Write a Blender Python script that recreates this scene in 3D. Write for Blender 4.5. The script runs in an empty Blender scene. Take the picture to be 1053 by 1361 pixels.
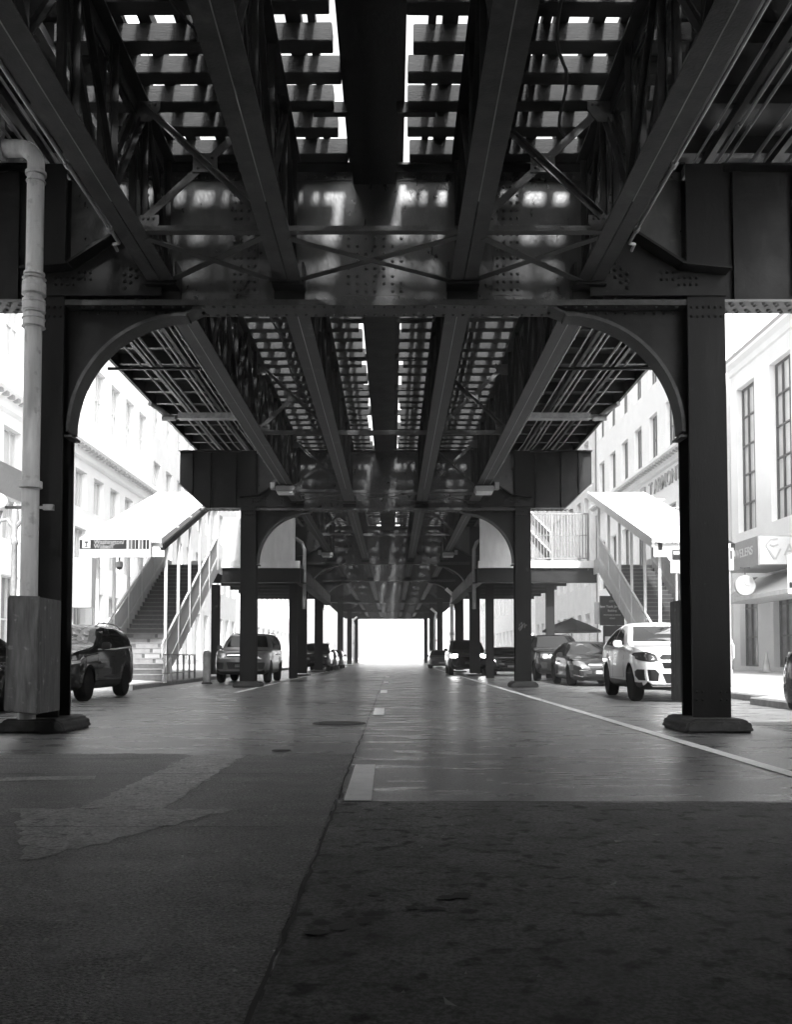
import bpy, bmesh, math, random
from mathutils import Vector, Matrix
from mathutils.bvhtree import BVHTree
random.seed(7)
SC = bpy.context.scene
COL = SC.collection
R = math.radians
# ------------------------------------------------------------------ materials
def new_mat(name):
    m = bpy.data.materials.new(name); m.use_nodes = True
    nt = m.node_tree; b = nt.nodes['Principled BSDF']
    return m, nt, b
def g(v): return (v, v, v, 1)
def mat(name, lo, hi=None, rough=.5, rough2=None, metal=0, scale=4, stretch=(1,1,1), bump=0, bscale=None, spec=.5, coat=0, detail=6, speck=None, grain=None):
    m, nt, b = new_mat(name); N, L = nt.nodes, nt.links
    b.inputs['Metallic'].default_value = metal
    b.inputs['Specular IOR Level'].default_value = spec
    if coat: b.inputs['Coat Weight'].default_value = coat; b.inputs['Coat Roughness'].default_value = .04
    geo = N.new('ShaderNodeNewGeometry')
    mp = N.new('ShaderNodeMapping'); mp.inputs['Scale'].default_value = stretch
    L.new(geo.outputs['Position'], mp.inputs['Vector'])
    nz = N.new('ShaderNodeTexNoise'); nz.inputs['Scale'].default_value = scale; nz.inputs['Detail'].default_value = detail
    nz.inputs['Roughness'].default_value = .62
    L.new(mp.outputs[0], nz.inputs['Vector'])
    if hi is None: hi = lo
    cr = N.new('ShaderNodeMapRange'); cr.inputs[1].default_value = .3; cr.inputs[2].default_value = .7
    cr.inputs[3].default_value = lo; cr.inputs[4].default_value = hi
    L.new(nz.outputs['Fac'], cr.inputs[0])
    out = cr.outputs[0]
    if speck:
        n2 = N.new('ShaderNodeTexNoise'); n2.inputs['Scale'].default_value = speck[0]; n2.inputs['Detail'].default_value = 3
        L.new(geo.outputs['Position'], n2.inputs['Vector'])
        r2 = N.new('ShaderNodeMapRange'); r2.inputs[1].default_value = speck[1]; r2.inputs[2].default_value = speck[1]+.12
        r2.inputs[3].default_value = 1; r2.inputs[4].default_value = speck[2]
        L.new(n2.outputs['Fac'], r2.inputs[0])
        mu = N.new('ShaderNodeMath'); mu.operation = 'MULTIPLY'
        L.new(out, mu.inputs[0]); L.new(r2.outputs[0], mu.inputs[1]); out = mu.outputs[0]
    if grain:
        n3 = N.new('ShaderNodeTexNoise'); n3.inputs['Scale'].default_value = grain[0]; n3.inputs['Detail'].default_value = 4; n3.inputs['Roughness'].default_value = .7
        L.new(geo.outputs['Position'], n3.inputs['Vector'])
        r3 = N.new('ShaderNodeMapRange'); r3.inputs[1].default_value = .38; r3.inputs[2].default_value = .62
        r3.inputs[3].default_value = grain[1]; r3.inputs[4].default_value = grain[2]
        L.new(n3.outputs['Fac'], r3.inputs[0])
        m3 = N.new('ShaderNodeMath'); m3.operation = 'MULTIPLY'
        L.new(out, m3.inputs[0]); L.new(r3.outputs[0], m3.inputs[1]); out = m3.outputs[0]
    cb = N.new('ShaderNodeCombineColor')
    for k in range(3): L.new(out, cb.inputs[k])
    L.new(cb.outputs[0], b.inputs['Base Color'])
    if rough2 is None: b.inputs['Roughness'].default_value = rough
    else:
        rr = N.new('ShaderNodeMapRange'); rr.inputs[1].default_value = .3; rr.inputs[2].default_value = .7
        rr.inputs[3].default_value = rough; rr.inputs[4].default_value = rough2
        L.new(nz.outputs['Fac'], rr.inputs[0]); L.new(rr.outputs[0], b.inputs['Roughness'])
    if bump:
        nb = N.new('ShaderNodeTexNoise'); nb.inputs['Scale'].default_value = bscale or scale*5; nb.inputs['Detail'].default_value = 5
        L.new(mp.outputs[0], nb.inputs['Vector'])
        bp = N.new('ShaderNodeBump'); bp.inputs['Strength'].default_value = bump; bp.inputs['Distance'].default_value = .02
        L.new(nb.outputs['Fac'], bp.inputs['Height']); L.new(bp.outputs[0], b.inputs['Normal'])
    return m
def emit(name, v, s):
    m, nt, b = new_mat(name); b.inputs['Base Color'].default_value = g(v)
    b.inputs['Emission Color'].default_value = g(1); b.inputs['Emission Strength'].default_value = s
    return m
M = {}
M['steel'] = mat('dark painted steel', .005, .013, .38, .6, scale=2.2, bump=.15, bscale=14, spec=.16, speck=(1.7, .62, 1.9), grain=(5,.7,1.3))
M['steel_web'] = mat('glossy dark girder paint', .010, .03, .24, .5, scale=5, stretch=(1.5,1,.7), bump=.12, bscale=22, spec=.7, detail=9, speck=(6, .55, 1.8))
M['steel_dusty'] = mat('dusty flange steel', .03, .08, .5, .7, scale=5, bump=.25, bscale=40, spec=.25, speck=(3, .62, 1.6))
M['arm_lit'] = mat('arm flange with painted-in light', .10, .2, .5, scale=4)  # pale tone paints in the light thrown up from the bright street
M['column'] = mat('column paint', .006, .013, .5, .65, scale=3, stretch=(1.6,1.6,.3), bump=.12, bscale=40, spec=.16, speck=(14, .68, 2.6))
M['tie'] = mat('weathered timber', .004, .02, .8, scale=6, stretch=(.6,6,6), bump=.4, bscale=20)
nt=M['tie'].node_tree; oi=nt.nodes.new('ShaderNodeObjectInfo'); mr=nt.nodes.new('ShaderNodeMapRange'); mr.inputs[3].default_value=.25; mr.inputs[4].default_value=1.1
cbn=[n for n in nt.nodes if n.type=='COMBINE_COLOR'][0]; src=cbn.inputs[0].links[0].from_socket; ml=nt.nodes.new('ShaderNodeMath'); ml.operation='MULTIPLY'
nt.links.new(oi.outputs['Random'],mr.inputs[0]); nt.links.new(mr.outputs[0],ml.inputs[0]); nt.links.new(src,ml.inputs[1])
for k in range(3): nt.links.new(ml.outputs[0],cbn.inputs[k])
M['tie_dark'] = mat('creosote timber', .006, .014, .85, scale=6, stretch=(6,.5,6), bump=.3)
M['galv'] = mat('galvanised conduit', .22, .4, .4, .55, metal=.4, scale=9, stretch=(1,.2,1))
M['pipe'] = mat('downpipe paint', .42, .66, .35, .55, scale=4, stretch=(3,3,.35), bump=.1, speck=(7,.6,.6))
M['guard'] = mat('scuffed guard board', .05, .16, .65, .8, scale=7, stretch=(2.5,2.5,.35), bump=.35, bscale=14, speck=(11,.63,2.4))
M['plinth'] = mat('plinth concrete', .02, .06, .8, scale=7, bump=.4, bscale=30)
M['road'] = mat('street concrete', .085, .22, .2, .4, scale=1.7, stretch=(.6,1.7,1), bump=.22, bscale=110, spec=.2, detail=9, speck=(22,.66,1.7), grain=(38,.55,1.45))
M['road_rough'] = mat('coarse asphalt', .10, .27, .38, .58, scale=2.4, stretch=(.8,1.4,1), bump=1.0, bscale=110, detail=12, spec=.17, speck=(30,.6,2.0), grain=(70,.3,1.8))
M['road_mid'] = mat('worn asphalt', .085, .22, .27, .47, scale=2.2, stretch=(.7,1.5,1), bump=.7, bscale=90, detail=11, spec=.17, speck=(26,.62,1.9), grain=(55,.42,1.6))
M['slab'] = mat('smooth slab concrete', .12, .29, .6, .8, scale=2.6, bump=.25, bscale=160, detail=12, spec=.14, speck=(9,.55,.3), grain=(60,.6,1.4))
M['seal'] = mat('joint sealant', .008, .015, .7, scale=9)
M['stain'] = mat('oil stain', .01, .02, .55, scale=9)
M['paint'] = mat('road paint', .8, .95, .5, .7, scale=5, bump=.2, bscale=50, speck=(16,.64,.75))
M['paint_worn'] = mat('worn road paint', .3, .6, .4, .65, scale=5, stretch=(1,1,1), bump=.8, bscale=60, spec=.12, detail=10, speck=(15,.54,.5), grain=(50,.55,1.35))
M['walk'] = mat('pavement concrete', .4, .5, .75, scale=2, bump=.2, bscale=30, speck=(6,.6,.8))
M['kerb'] = mat('kerb stone', .16, .28, .75, scale=6, bump=.4, bscale=30)
M['stone'] = mat('pale facade stone', .72, .8, .8, scale=1.2, bump=.2, bscale=14)
M['stone2'] = mat('grey facade stone', .5, .6, .8, scale=1.2, bump=.2, bscale=14)
M['stone3'] = mat('dark dentil stone', .25, .32, .8, scale=2)  # darker grey stone for the dentil blocks
M['wframe'] = mat('dark window frame', .03, .05, .5, scale=8)
M['glass'] = mat('window glass', .05, .12, .05, .12, scale=.8, spec=.8)
M['glass_washed'] = mat('glass with painted-in sky glare', .45, .62, .08, .2, scale=.6, spec=.8)  # pale colour stands in for bright sky washing out the panes
M['glass_shop'] = mat('shop glass', .12, .3, .06, .12, scale=1.6, spec=.7)
M['white'] = mat('white painted metal', .72, .8, .45, scale=3, bump=.05)
M['panel'] = mat('pale panel', .5, .64, .55, scale=2.5, stretch=(2,2,.5), bump=.05)
M['rail'] = mat('pale railing metal', .55, .65, .4, scale=6)
M['soffit'] = mat('corrugated soffit', .22, .42, .25, .5, scale=1.2, stretch=(1,.5,1), metal=.5)
M['step'] = mat('stair tread', .04, .08, .6, scale=8, bump=.2)
M['sticker'] = mat('tread nosing', .13, .2, .6, scale=6)
M['black'] = mat('matt black', .012, .016, .5, scale=8)
M['mid'] = mat('mid grey metal', .2, .26, .45, scale=6)
M['sign_white'] = mat('sign white', .30, .36, .5, scale=4)
M['sign_grey'] = mat('sign grey', .22, .27, .5, scale=4)
M['sign_pale'] = mat('sign pale', .5, .54, .4, scale=4)
M['stripe_pale'] = mat('pale stripe', .07, .08, .5, scale=4, spec=.2)
M['stripe_grey'] = mat('grey stripe', .03, .035, .5, scale=4, spec=.2)
M['sign_dark'] = mat('sign dark', .005, .008, .5, scale=4, spec=.2)
M['clay'] = mat('cone plastic', .35, .42, .5, scale=8)
M['rubber'] = mat('tyre rubber', .005, .009, .8, scale=20, bump=.2, spec=.15)
M['rim'] = mat('alloy rim', .3, .4, .35, metal=.3, scale=9)
M['rim_dark'] = mat('dark alloy rim', .05, .08, .3, metal=.6, scale=9)
M['trim'] = mat('black car trim', .005, .008, .5, scale=9, spec=.25)
M['cglass'] = mat('car glass', .004, .006, .02, scale=2, spec=1.0)
M['lampglass'] = mat('headlamp lens', .12, .28, .08, .15, metal=.4, scale=30, spec=.8)
M['chrome'] = mat('chrome', .7, .75, .12, metal=1, scale=5)
M['car_black'] = mat('black car paint', .003, .005, .5, scale=3, spec=.1, coat=.9)
M['car_white'] = mat('white car paint', .7, .74, .3, scale=3, coat=1)
M['car_grey'] = mat('silver car paint', .09, .12, .3, metal=.5, scale=3, coat=1)
M['car_dark'] = mat('charcoal car paint', .012, .018, .4, scale=3, spec=.2, coat=.8)
M['lit'] = emit('lit headlamp', .8, 9.0)
M['globe'] = mat('opal globe', .75, .8, .3, scale=3)
M['iron'] = mat('lamp iron', .16, .26, .5, scale=10, bump=.2)
M['fabric'] = mat('umbrella canvas', .003, .005, .9, scale=12)
M['leaf'] = mat('leaf litter', .35, .6, .8, scale=15)
# ------------------------------------------------------------------ mesh builder
class MB:
    def __init__(s): s.v=[]; s.f=[]; s.m=[]
    def add(s, vs, fs, mi=0):
        o=len(s.v); s.v += [tuple(p) for p in vs]; s.f += [tuple(i+o for i in f) for f in fs]; s.m += [mi]*len(fs); return s
    def box(s, x0,x1,y0,y1,z0,z1, mi=0):
        if x0>x1: x0,x1=x1,x0
        if y0>y1: y0,y1=y1,y0
        if z0>z1: z0,z1=z1,z0
        return s.add([(x0,y0,z0),(x1,y0,z0),(x1,y1,z0),(x0,y1,z0),(x0,y0,z1),(x1,y0,z1),(x1,y1,z1),(x0,y1,z1)],
              [(0,3,2,1),(4,5,6,7),(0,1,5,4),(1,2,6,5),(2,3,7,6),(3,0,4,7)], mi)
    def bar(s, p, q, w, h, up=(0,0,1), mi=0):
        p=Vector(p); q=Vector(q); d=(q-p).normalized(); u=Vector(up)
        if abs(d.dot(u))>.98: u=Vector((0,1,0))
        a=d.cross(u).normalized()*w/2; b=a.cross(d).normalized()*h/2
        vs=[p-a-b,p+a-b,p+a+b,p-a+b,q-a-b,q+a-b,q+a+b,q-a+b]
        return s.add(vs,[(0,1,2,3),(4,7,6,5),(0,4,5,1),(1,5,6,2),(2,6,7,3),(3,7,4,0)],mi)
    def tube(s, pts, r, n=10, mi=0, cap=True):
        pts=[Vector(p) for p in pts]; k=len(pts); rs=r if isinstance(r,(list,tuple)) else [r]*k
        rings=[]; vs=[]; prev=None
        for i,p in enumerate(pts):
            t=(pts[min(i+1,k-1)]-pts[max(i-1,0)]).normalized()
            if prev is None:
                u=Vector((0,0,1)) if abs(t.z)<.9 else Vector((1,0,0)); a=t.cross(u).normalized()
            else: a=(prev-t*prev.dot(t)).normalized()
            prev=a; b=t.cross(a)
            rings.append(len(vs)); vs += [p+(a*math.cos(2*math.pi*j/n)+b*math.sin(2*math.pi*j/n))*rs[i] for j in range(n)]
        fs=[]
        for i in range(k-1):
            for j in range(n):
                j2=(j+1)%n; fs.append((i*n+j,i*n+j2,(i+1)*n+j2,(i+1)*n+j))
        if cap: fs += [tuple(range(n-1,-1,-1)), tuple((k-1)*n+j for j in range(n))]
        return s.add(vs,fs,mi)
    def lathe(s, prof, c, n=20, axis='z', mi=0):
        vs=[]
        for r,h in prof:
            for j in range(n):
                a=2*math.pi*j/n; p=(r*math.cos(a), r*math.sin(a), h)
                if axis=='x': p=(p[2],p[0],p[1])
                if axis=='y': p=(p[0],p[2],p[1])
                vs.append((c[0]+p[0],c[1]+p[1],c[2]+p[2]))
        k=len(prof); fs=[]
        for i in range(k-1):
            for j in range(n):
                j2=(j+1)%n; fs.append((i*n+j,i*n+j2,(i+1)*n+j2,(i+1)*n+j))
        if prof[0][0]>1e-4: fs.append(tuple(range(n-1,-1,-1)))
        if prof[-1][0]>1e-4: fs.append(tuple((k-1)*n+j for j in range(n)))
        return s.add(vs,fs,mi)
    def prism(s, poly, axis, lo, hi, mi=0):
        def P(a,b,c):
            return {'y':(a,c,b),'x':(c,a,b),'z':(a,b,c)}[axis]
        n=len(poly); vs=[P(a,b,lo) for a,b in poly]+[P(a,b,hi) for a,b in poly]
        fs=[tuple(range(n)),tuple(range(2*n-1,n-1,-1))]+[(i,(i+1)%n+0,(i+1)%n+n,i+n)[::-1] for i in range(n)]
        return s.add(vs,fs,mi)
    def rivet(s, c, nrm, r=.021):
        r*=1.25
        c=Vector(c); nrm=Vector(nrm).normalized(); u=Vector((1,0,0)) if abs(nrm.x)<.8 else Vector((0,1,0))
        a=nrm.cross(u).normalized(); b=nrm.cross(a); n=7; vs=[]
        for rr,h in ((1,-.1),(.85,.45),(.4,.75)):
            vs += [c+(a*math.cos(2*math.pi*j/n)+b*math.sin(2*math.pi*j/n))*r*rr+nrm*r*h for j in range(n)]
        fs=[(i*n+j,i*n+(j+1)%n,(i+1)*n+(j+1)%n,(i+1)*n+j) for i in range(2) for j in range(n)]+[tuple(2*n+j for j in range(n))]
        return s.add(vs,fs)
    def build(s, name, mats, parent=None, smooth=False, bevel=0, ang=35):
        me=bpy.data.meshes.new(name); me.from_pydata(s.v,[],s.f)
        if not isinstance(mats,(list,tuple)): mats=[mats]
        for m in mats: me.materials.append(M[m] if isinstance(m,str) else m)
        me.polygons.foreach_set('material_index', s.m)
        bm=bmesh.new(); bm.from_mesh(me); bmesh.ops.recalc_face_normals(bm, faces=bm.faces)
        if bevel:
            es=[e for e in bm.edges if len(e.link_faces)==2 and e.calc_face_angle(0)>.6]
            bmesh.ops.bevel(bm, geom=es, offset=bevel, segments=2, affect='EDGES', clamp_overlap=True)
        bm.to_mesh(me); bm.free()
        if smooth or bevel:
            me.polygons.foreach_set('use_smooth',[True]*len(me.polygons)); me.set_sharp_from_angle(angle=R(ang))
        me.update()
        o=bpy.data.objects.new(name, me); COL.objects.link(o)
        attach(o,parent)
        return o
def attach(o, parent):
    if not parent: return
    loc=Vector((0,0,0)); p=parent
    while p: loc=loc+p.location; p=p.parent
    o.data.transform(Matrix.Translation(-loc)); o.parent=parent
def tag(o, label=None, cat=None, group=None, kind=None):
    if label: o['label']=label
    if cat: o['category']=cat
    if group: o['group']=group
    if kind: o['kind']=kind
    return o
def empty(name, label, cat, loc=(0,0,0), group=None):
    o=bpy.data.objects.new(name,None); COL.objects.link(o); o.location=loc; o.empty_display_size=.2
    return tag(o,label,cat,group)
KIDS={}
def copy_tree(o, parent=None, allobs=None):
    allobs=allobs if allobs is not None else list(bpy.data.objects)
    c=o.copy(); COL.objects.link(c)
    if parent: c.parent=parent
    for ch in [x for x in allobs if x.parent==o]: copy_tree(ch,c,allobs)
    return c
def struct(o): return tag(o,kind='structure')
def text_mesh(name, body, size, mtl, parent, loc, rot, ext=.004, align='CENTER', sx=1):
    cu=bpy.data.curves.new(name,'FONT'); cu.body=body; cu.size=size; cu.extrude=ext; cu.align_x=align; cu.align_y='CENTER'; cu.offset=size*.012
    t=bpy.data.objects.new(name,cu); COL.objects.link(t); dg=bpy.context.evaluated_depsgraph_get()
    me=bpy.data.meshes.new_from_object(t.evaluated_get(dg)); bpy.data.objects.remove(t); bpy.data.curves.remove(cu)
    mx=Matrix.Translation(loc)@rot.to_4x4()@Matrix.Diagonal((sx,1,1,1)); me.transform(mx)
    me.materials.clear(); me.materials.append(M[mtl])
    o=bpy.data.objects.new(name,me); COL.objects.link(o)
    attach(o,parent)
    return o
FRONT=Matrix.Rotation(R(90),3,'X')                     # text that faces -y
EAST=Matrix.Rotation(R(90),3,'Z')@FRONT                # text that faces +x
WEST=Matrix.Rotation(R(-90),3,'Z')@FRONT               # text that faces -x
# ------------------------------------------------------------------ dimensions
XC=-.215; CO=4.24; PITCH=17.0; D1=11.9
BENT=[11.9,28.9,45.9,56.5,79.9,96.9,113.9]                    # 11.9 28.9 45.9 62.9 79.9 96.9 113.9 130.9
ZG0,ZG1=5.53,7.30                                      # cross girder
ZS0,ZS1=5.72,7.34                                       # stringers
ZT=7.34
SO=(1.12,2.74)
# ------------------------------------------------------------------ ground
def sheet(name, x0,x1,y0,y1,z,m, kind='structure'):
    b=MB(); b.add([(x0,y0,z),(x1,y0,z),(x1,y1,z),(x0,y1,z)],[(0,1,2,3)])
    o=b.build(name,m); return tag(o,kind=kind)
sheet('ground',-300,300,-150,700,-.06,'walk')
sheet('road',-9.3,9.3,-40,420,0,'road')
b=MB(); x=-9.2; p=None
while x<-.36:
    q=(min(x,-.37),9.3+.35*x*.2+random.uniform(-.05,.05)+.1*math.sin(x*1.7),5.25)
    if p: b.add([(p[0],-12,.003),(q[0],-12,.003),(q[0],q[1],.003),(p[0],p[1],.003)],[(0,1,2,3)])
    p=q; x+=.09
struct(b.build('asphalt_lane','road_rough'))
slab=sheet('concrete_slab',-.36,5.6,-12,6.14,.006,'slab')
def blob(b,x,y,r,z,n=11,asp=1,jit=.35):
    vs=[(x+math.cos(2*math.pi*i/n)*r*asp*(1+random.uniform(-jit,jit)), y+math.sin(2*math.pi*i/n)*r*(1+random.uniform(-jit,jit)), z) for i in range(n)]
    b.add(vs,[tuple(range(n))])
def gp(px,py): d=1187.5/(py-872); return (px-522)*d/1250, d
b=MB()
for px,py,r in ((460,1177,.035),(452,1196,.028),(466,1213,.027),(484,1221,.037),(453,1230,.035),(499,1187,.026),(614,1189,.042),(595,1191,.03),(568,1206,.022),(544,1205,.024),(583,1206,.02),
                (600,1176,.025),(605,1157,.03),(612,1097,.022),(600,1110,.018),(618,1121,.016),(512,1095,.02),(515,1117,.018),(480,1100,.018),(690,1093,.03),(680,1108,.03),(673,1122,.025),(640,1160,.03),(740,1135,.03),(553,1110,.02),(470,1090,.015),(425,1237,.03)):
    x,y=gp(px,py); blob(b,x,y,r,.011,asp=random.uniform(.8,1.5))
st=b.build('stain','stain',slab)
# joints / cracks
b=MB(); y=1.2; pts=[]
while y<44:
    w=(.017 if y<6.2 else .013)*random.uniform(.5,1.25); pts.append((-.365+random.uniform(-.007,.007)-.006*math.sin(y*.9),y,w)); y+=random.uniform(.10,.3)
for (x0,ya,w0),(x1,yb,w1) in zip(pts,pts[1:]):
    b.add([(x0-w0/2,ya,.010),(x0+w0/2,ya,.010),(x1+w1/2,yb,.010),(x1-w1/2,yb,.010)],[(0,1,2,3)])
def hjoint(b,x0,x1,y,w,z=.010):
    x=x0; p=None
    while x<=x1+.01:
        q=(x,y+random.uniform(-.012,.012),w*random.uniform(.4,1.2))
        if p: b.add([(p[0],p[1]-p[2]/2,z),(q[0],q[1]-q[2]/2,z),(q[0],q[1]+q[2]/2,z),(p[0],p[1]+p[2]/2,z)],[(0,1,2,3)])
        p=q; x+=.3
hjoint(b,-.33,5.6,6.15,.028); hjoint(b,-6,-.4,5.25,.016); hjoint(b,-6,-.4,7.6,.014); hjoint(b,-8,-2.3,8.7,.02); hjoint(b,-.3,7,10.7,.014); hjoint(b,-5,4,15.3,.016); hjoint(b,-4,4,20,.02); hjoint(b,-4,4,24.6,.02)
struct(b.build('road_joint','seal'))
def mark(name,poly,m,z=.009):
    b=MB(); b.add([(x,y,z) for x,y in poly],[tuple(range(len(poly)))]); return struct(b.build(name,m))
for i,(a,c) in enumerate(((6.2,8.25),(15.2,17.25),(24.2,26.3),(33.3,35.3),(42.3,44.3))):
    w=.085; mark('lane_marking',[(-.235-w,a),(-.235+w+.01,a),(-.235+w,c),(-.235-w-.005,c)],'paint')
b=MB()
def strip(xa,y0,y1,w,z,xb=None):
    xb=xa if xb is None else xb; n=int((y1-y0)/.7)+1; p=None
    for i in range(n+1):
        t=i/n; q=(xa+(xb-xa)*t,y0+(y1-y0)*t,w*random.uniform(.9,1.06))
        if p: b.add([(p[0]-p[2]/2,p[1],z),(p[0]+p[2]/2,p[1],z),(q[0]+q[2]/2,q[1],z),(q[0]-q[2]/2,q[1],z)],[(0,1,2,3)])
        p=q
strip(3.2,-6,74,.15,.009); struct(b.build('edge_line','paint'))
b=MB(); strip(-4.08,24.5,70,.15,.009); struct(b.build('edge_line','paint'))
def ragged(poly, z, m=.055):
    pts=[]
    for (xa,ya),(xb,yb) in zip(poly,poly[1:]+poly[:1]):
        n=max(2,int(math.hypot(xb-xa,yb-ya)/.09))
        for k in range(n): t=k/n; pts.append((xa+(xb-xa)*t+random.uniform(-m,m)*.5,ya+(yb-ya)*t+random.uniform(-m,m),z))
    return pts
b=MB()
for poly in ([(-1.69,4.38),(-.99,5.85),(-2.36,5.9)],[(-1.42,5.9),(-1.42,9.05),(-1.92,9.1),(-1.95,5.92)]):
    pp=ragged(poly,.0055); b.add(pp,[tuple(range(len(pp)))])
struct(b.build('lane_arrow','paint_worn'))
mark('faded_marking',[(-3.9,7.0),(-2.3,7.3),(-2.35,7.5),(-3.95,7.25)],'paint_worn',.0058)
# manhole
t=empty('manhole_cover','dark round iron cover set flush in the road beside the centre crack','manhole cover',(-.75,13.3,0))
b=MB(); b.lathe([(0,.012),(.29,.012),(.30,.005)],(-.75,13.3,0),28); b.build('lid','black',t)
b=MB(); b.lathe([(.31,.006),(.31,.014),(.37,.014),(.38,.005)],(-.75,13.3,0),28); b.build('rim','seal',t)
t=empty('valve_cover','small dark iron cover in the left lane past the worn arrow','valve cover',(-1.12,9.5,0))
b=MB(); b.lathe([(0,.012),(.09,.012),(.1,.005)],(-1.12,9.5,0),20); b.build('lid','black',t)
# litter
b=MB()
for px,py in ((245,1140),(120,1212),(235,1218),(150,1205),(60,1250),(200,1275),(150,1298),(860,1075),(820,1120),(845,1135),(870,1110),(810,1175),(1035,1150),(600,1330),(960,1008),(690,905),(150,940),(110,1212)):
    x,y=gp(px,py)
    vs=[(x+random.uniform(-.03,.03),y+random.uniform(-.03,.03),.012+random.uniform(0,.012)) for _ in range(4)]
    cx=sum(v[0] for v in vs)/4; cy=sum(v[1] for v in vs)/4
    vs.sort(key=lambda v: math.atan2(v[1]-cy,v[0]-cx)); b.add(vs,[(0,1,2,3)])
for _ in range(220):
    y=random.uniform(2.2,16); x=random.uniform(-.55,.45)*y; s=random.uniform(.003,.008)
    b.add([(x-s,y-s,.013),(x+s,y-s*.6,.013),(x+s*.4,y+s,.018)],[(0,1,2)])
tag(b.build('leaf_litter','leaf'),kind='stuff')
# pavements with kerbs (slightly cambered up to the facades)
def pavement(name, kx, fx, y0, y1, zf=.42):
    s=1 if kx>0 else -1
    b=MB(); x1=kx+s*.16
    b.prism([(x1,-.05),(x1,.15),(fx,zf),(fx,-.05)],'y',y0,y1); o=struct(b.build(name,'walk'))
    b=MB(); b.prism([(kx,-.05),(kx,.12),(kx+s*.03,.15),(x1,.152),(x1,-.05)],'y',y0,y1); struct(b.build('kerb','kerb'))
pavement('pavement',7.05,14.2,-30,18.6); pavement('pavement',7.6,14.2,18.6,260)
pavement('pavement',-9.0,-14.2,-30,26.6); pavement('pavement',-7.3,-14.2,26.6,260)
b=MB(); b.box(-9.0,-7.3,26.45,26.6,-.05,.15); struct(b.build('kerb','kerb'))
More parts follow.
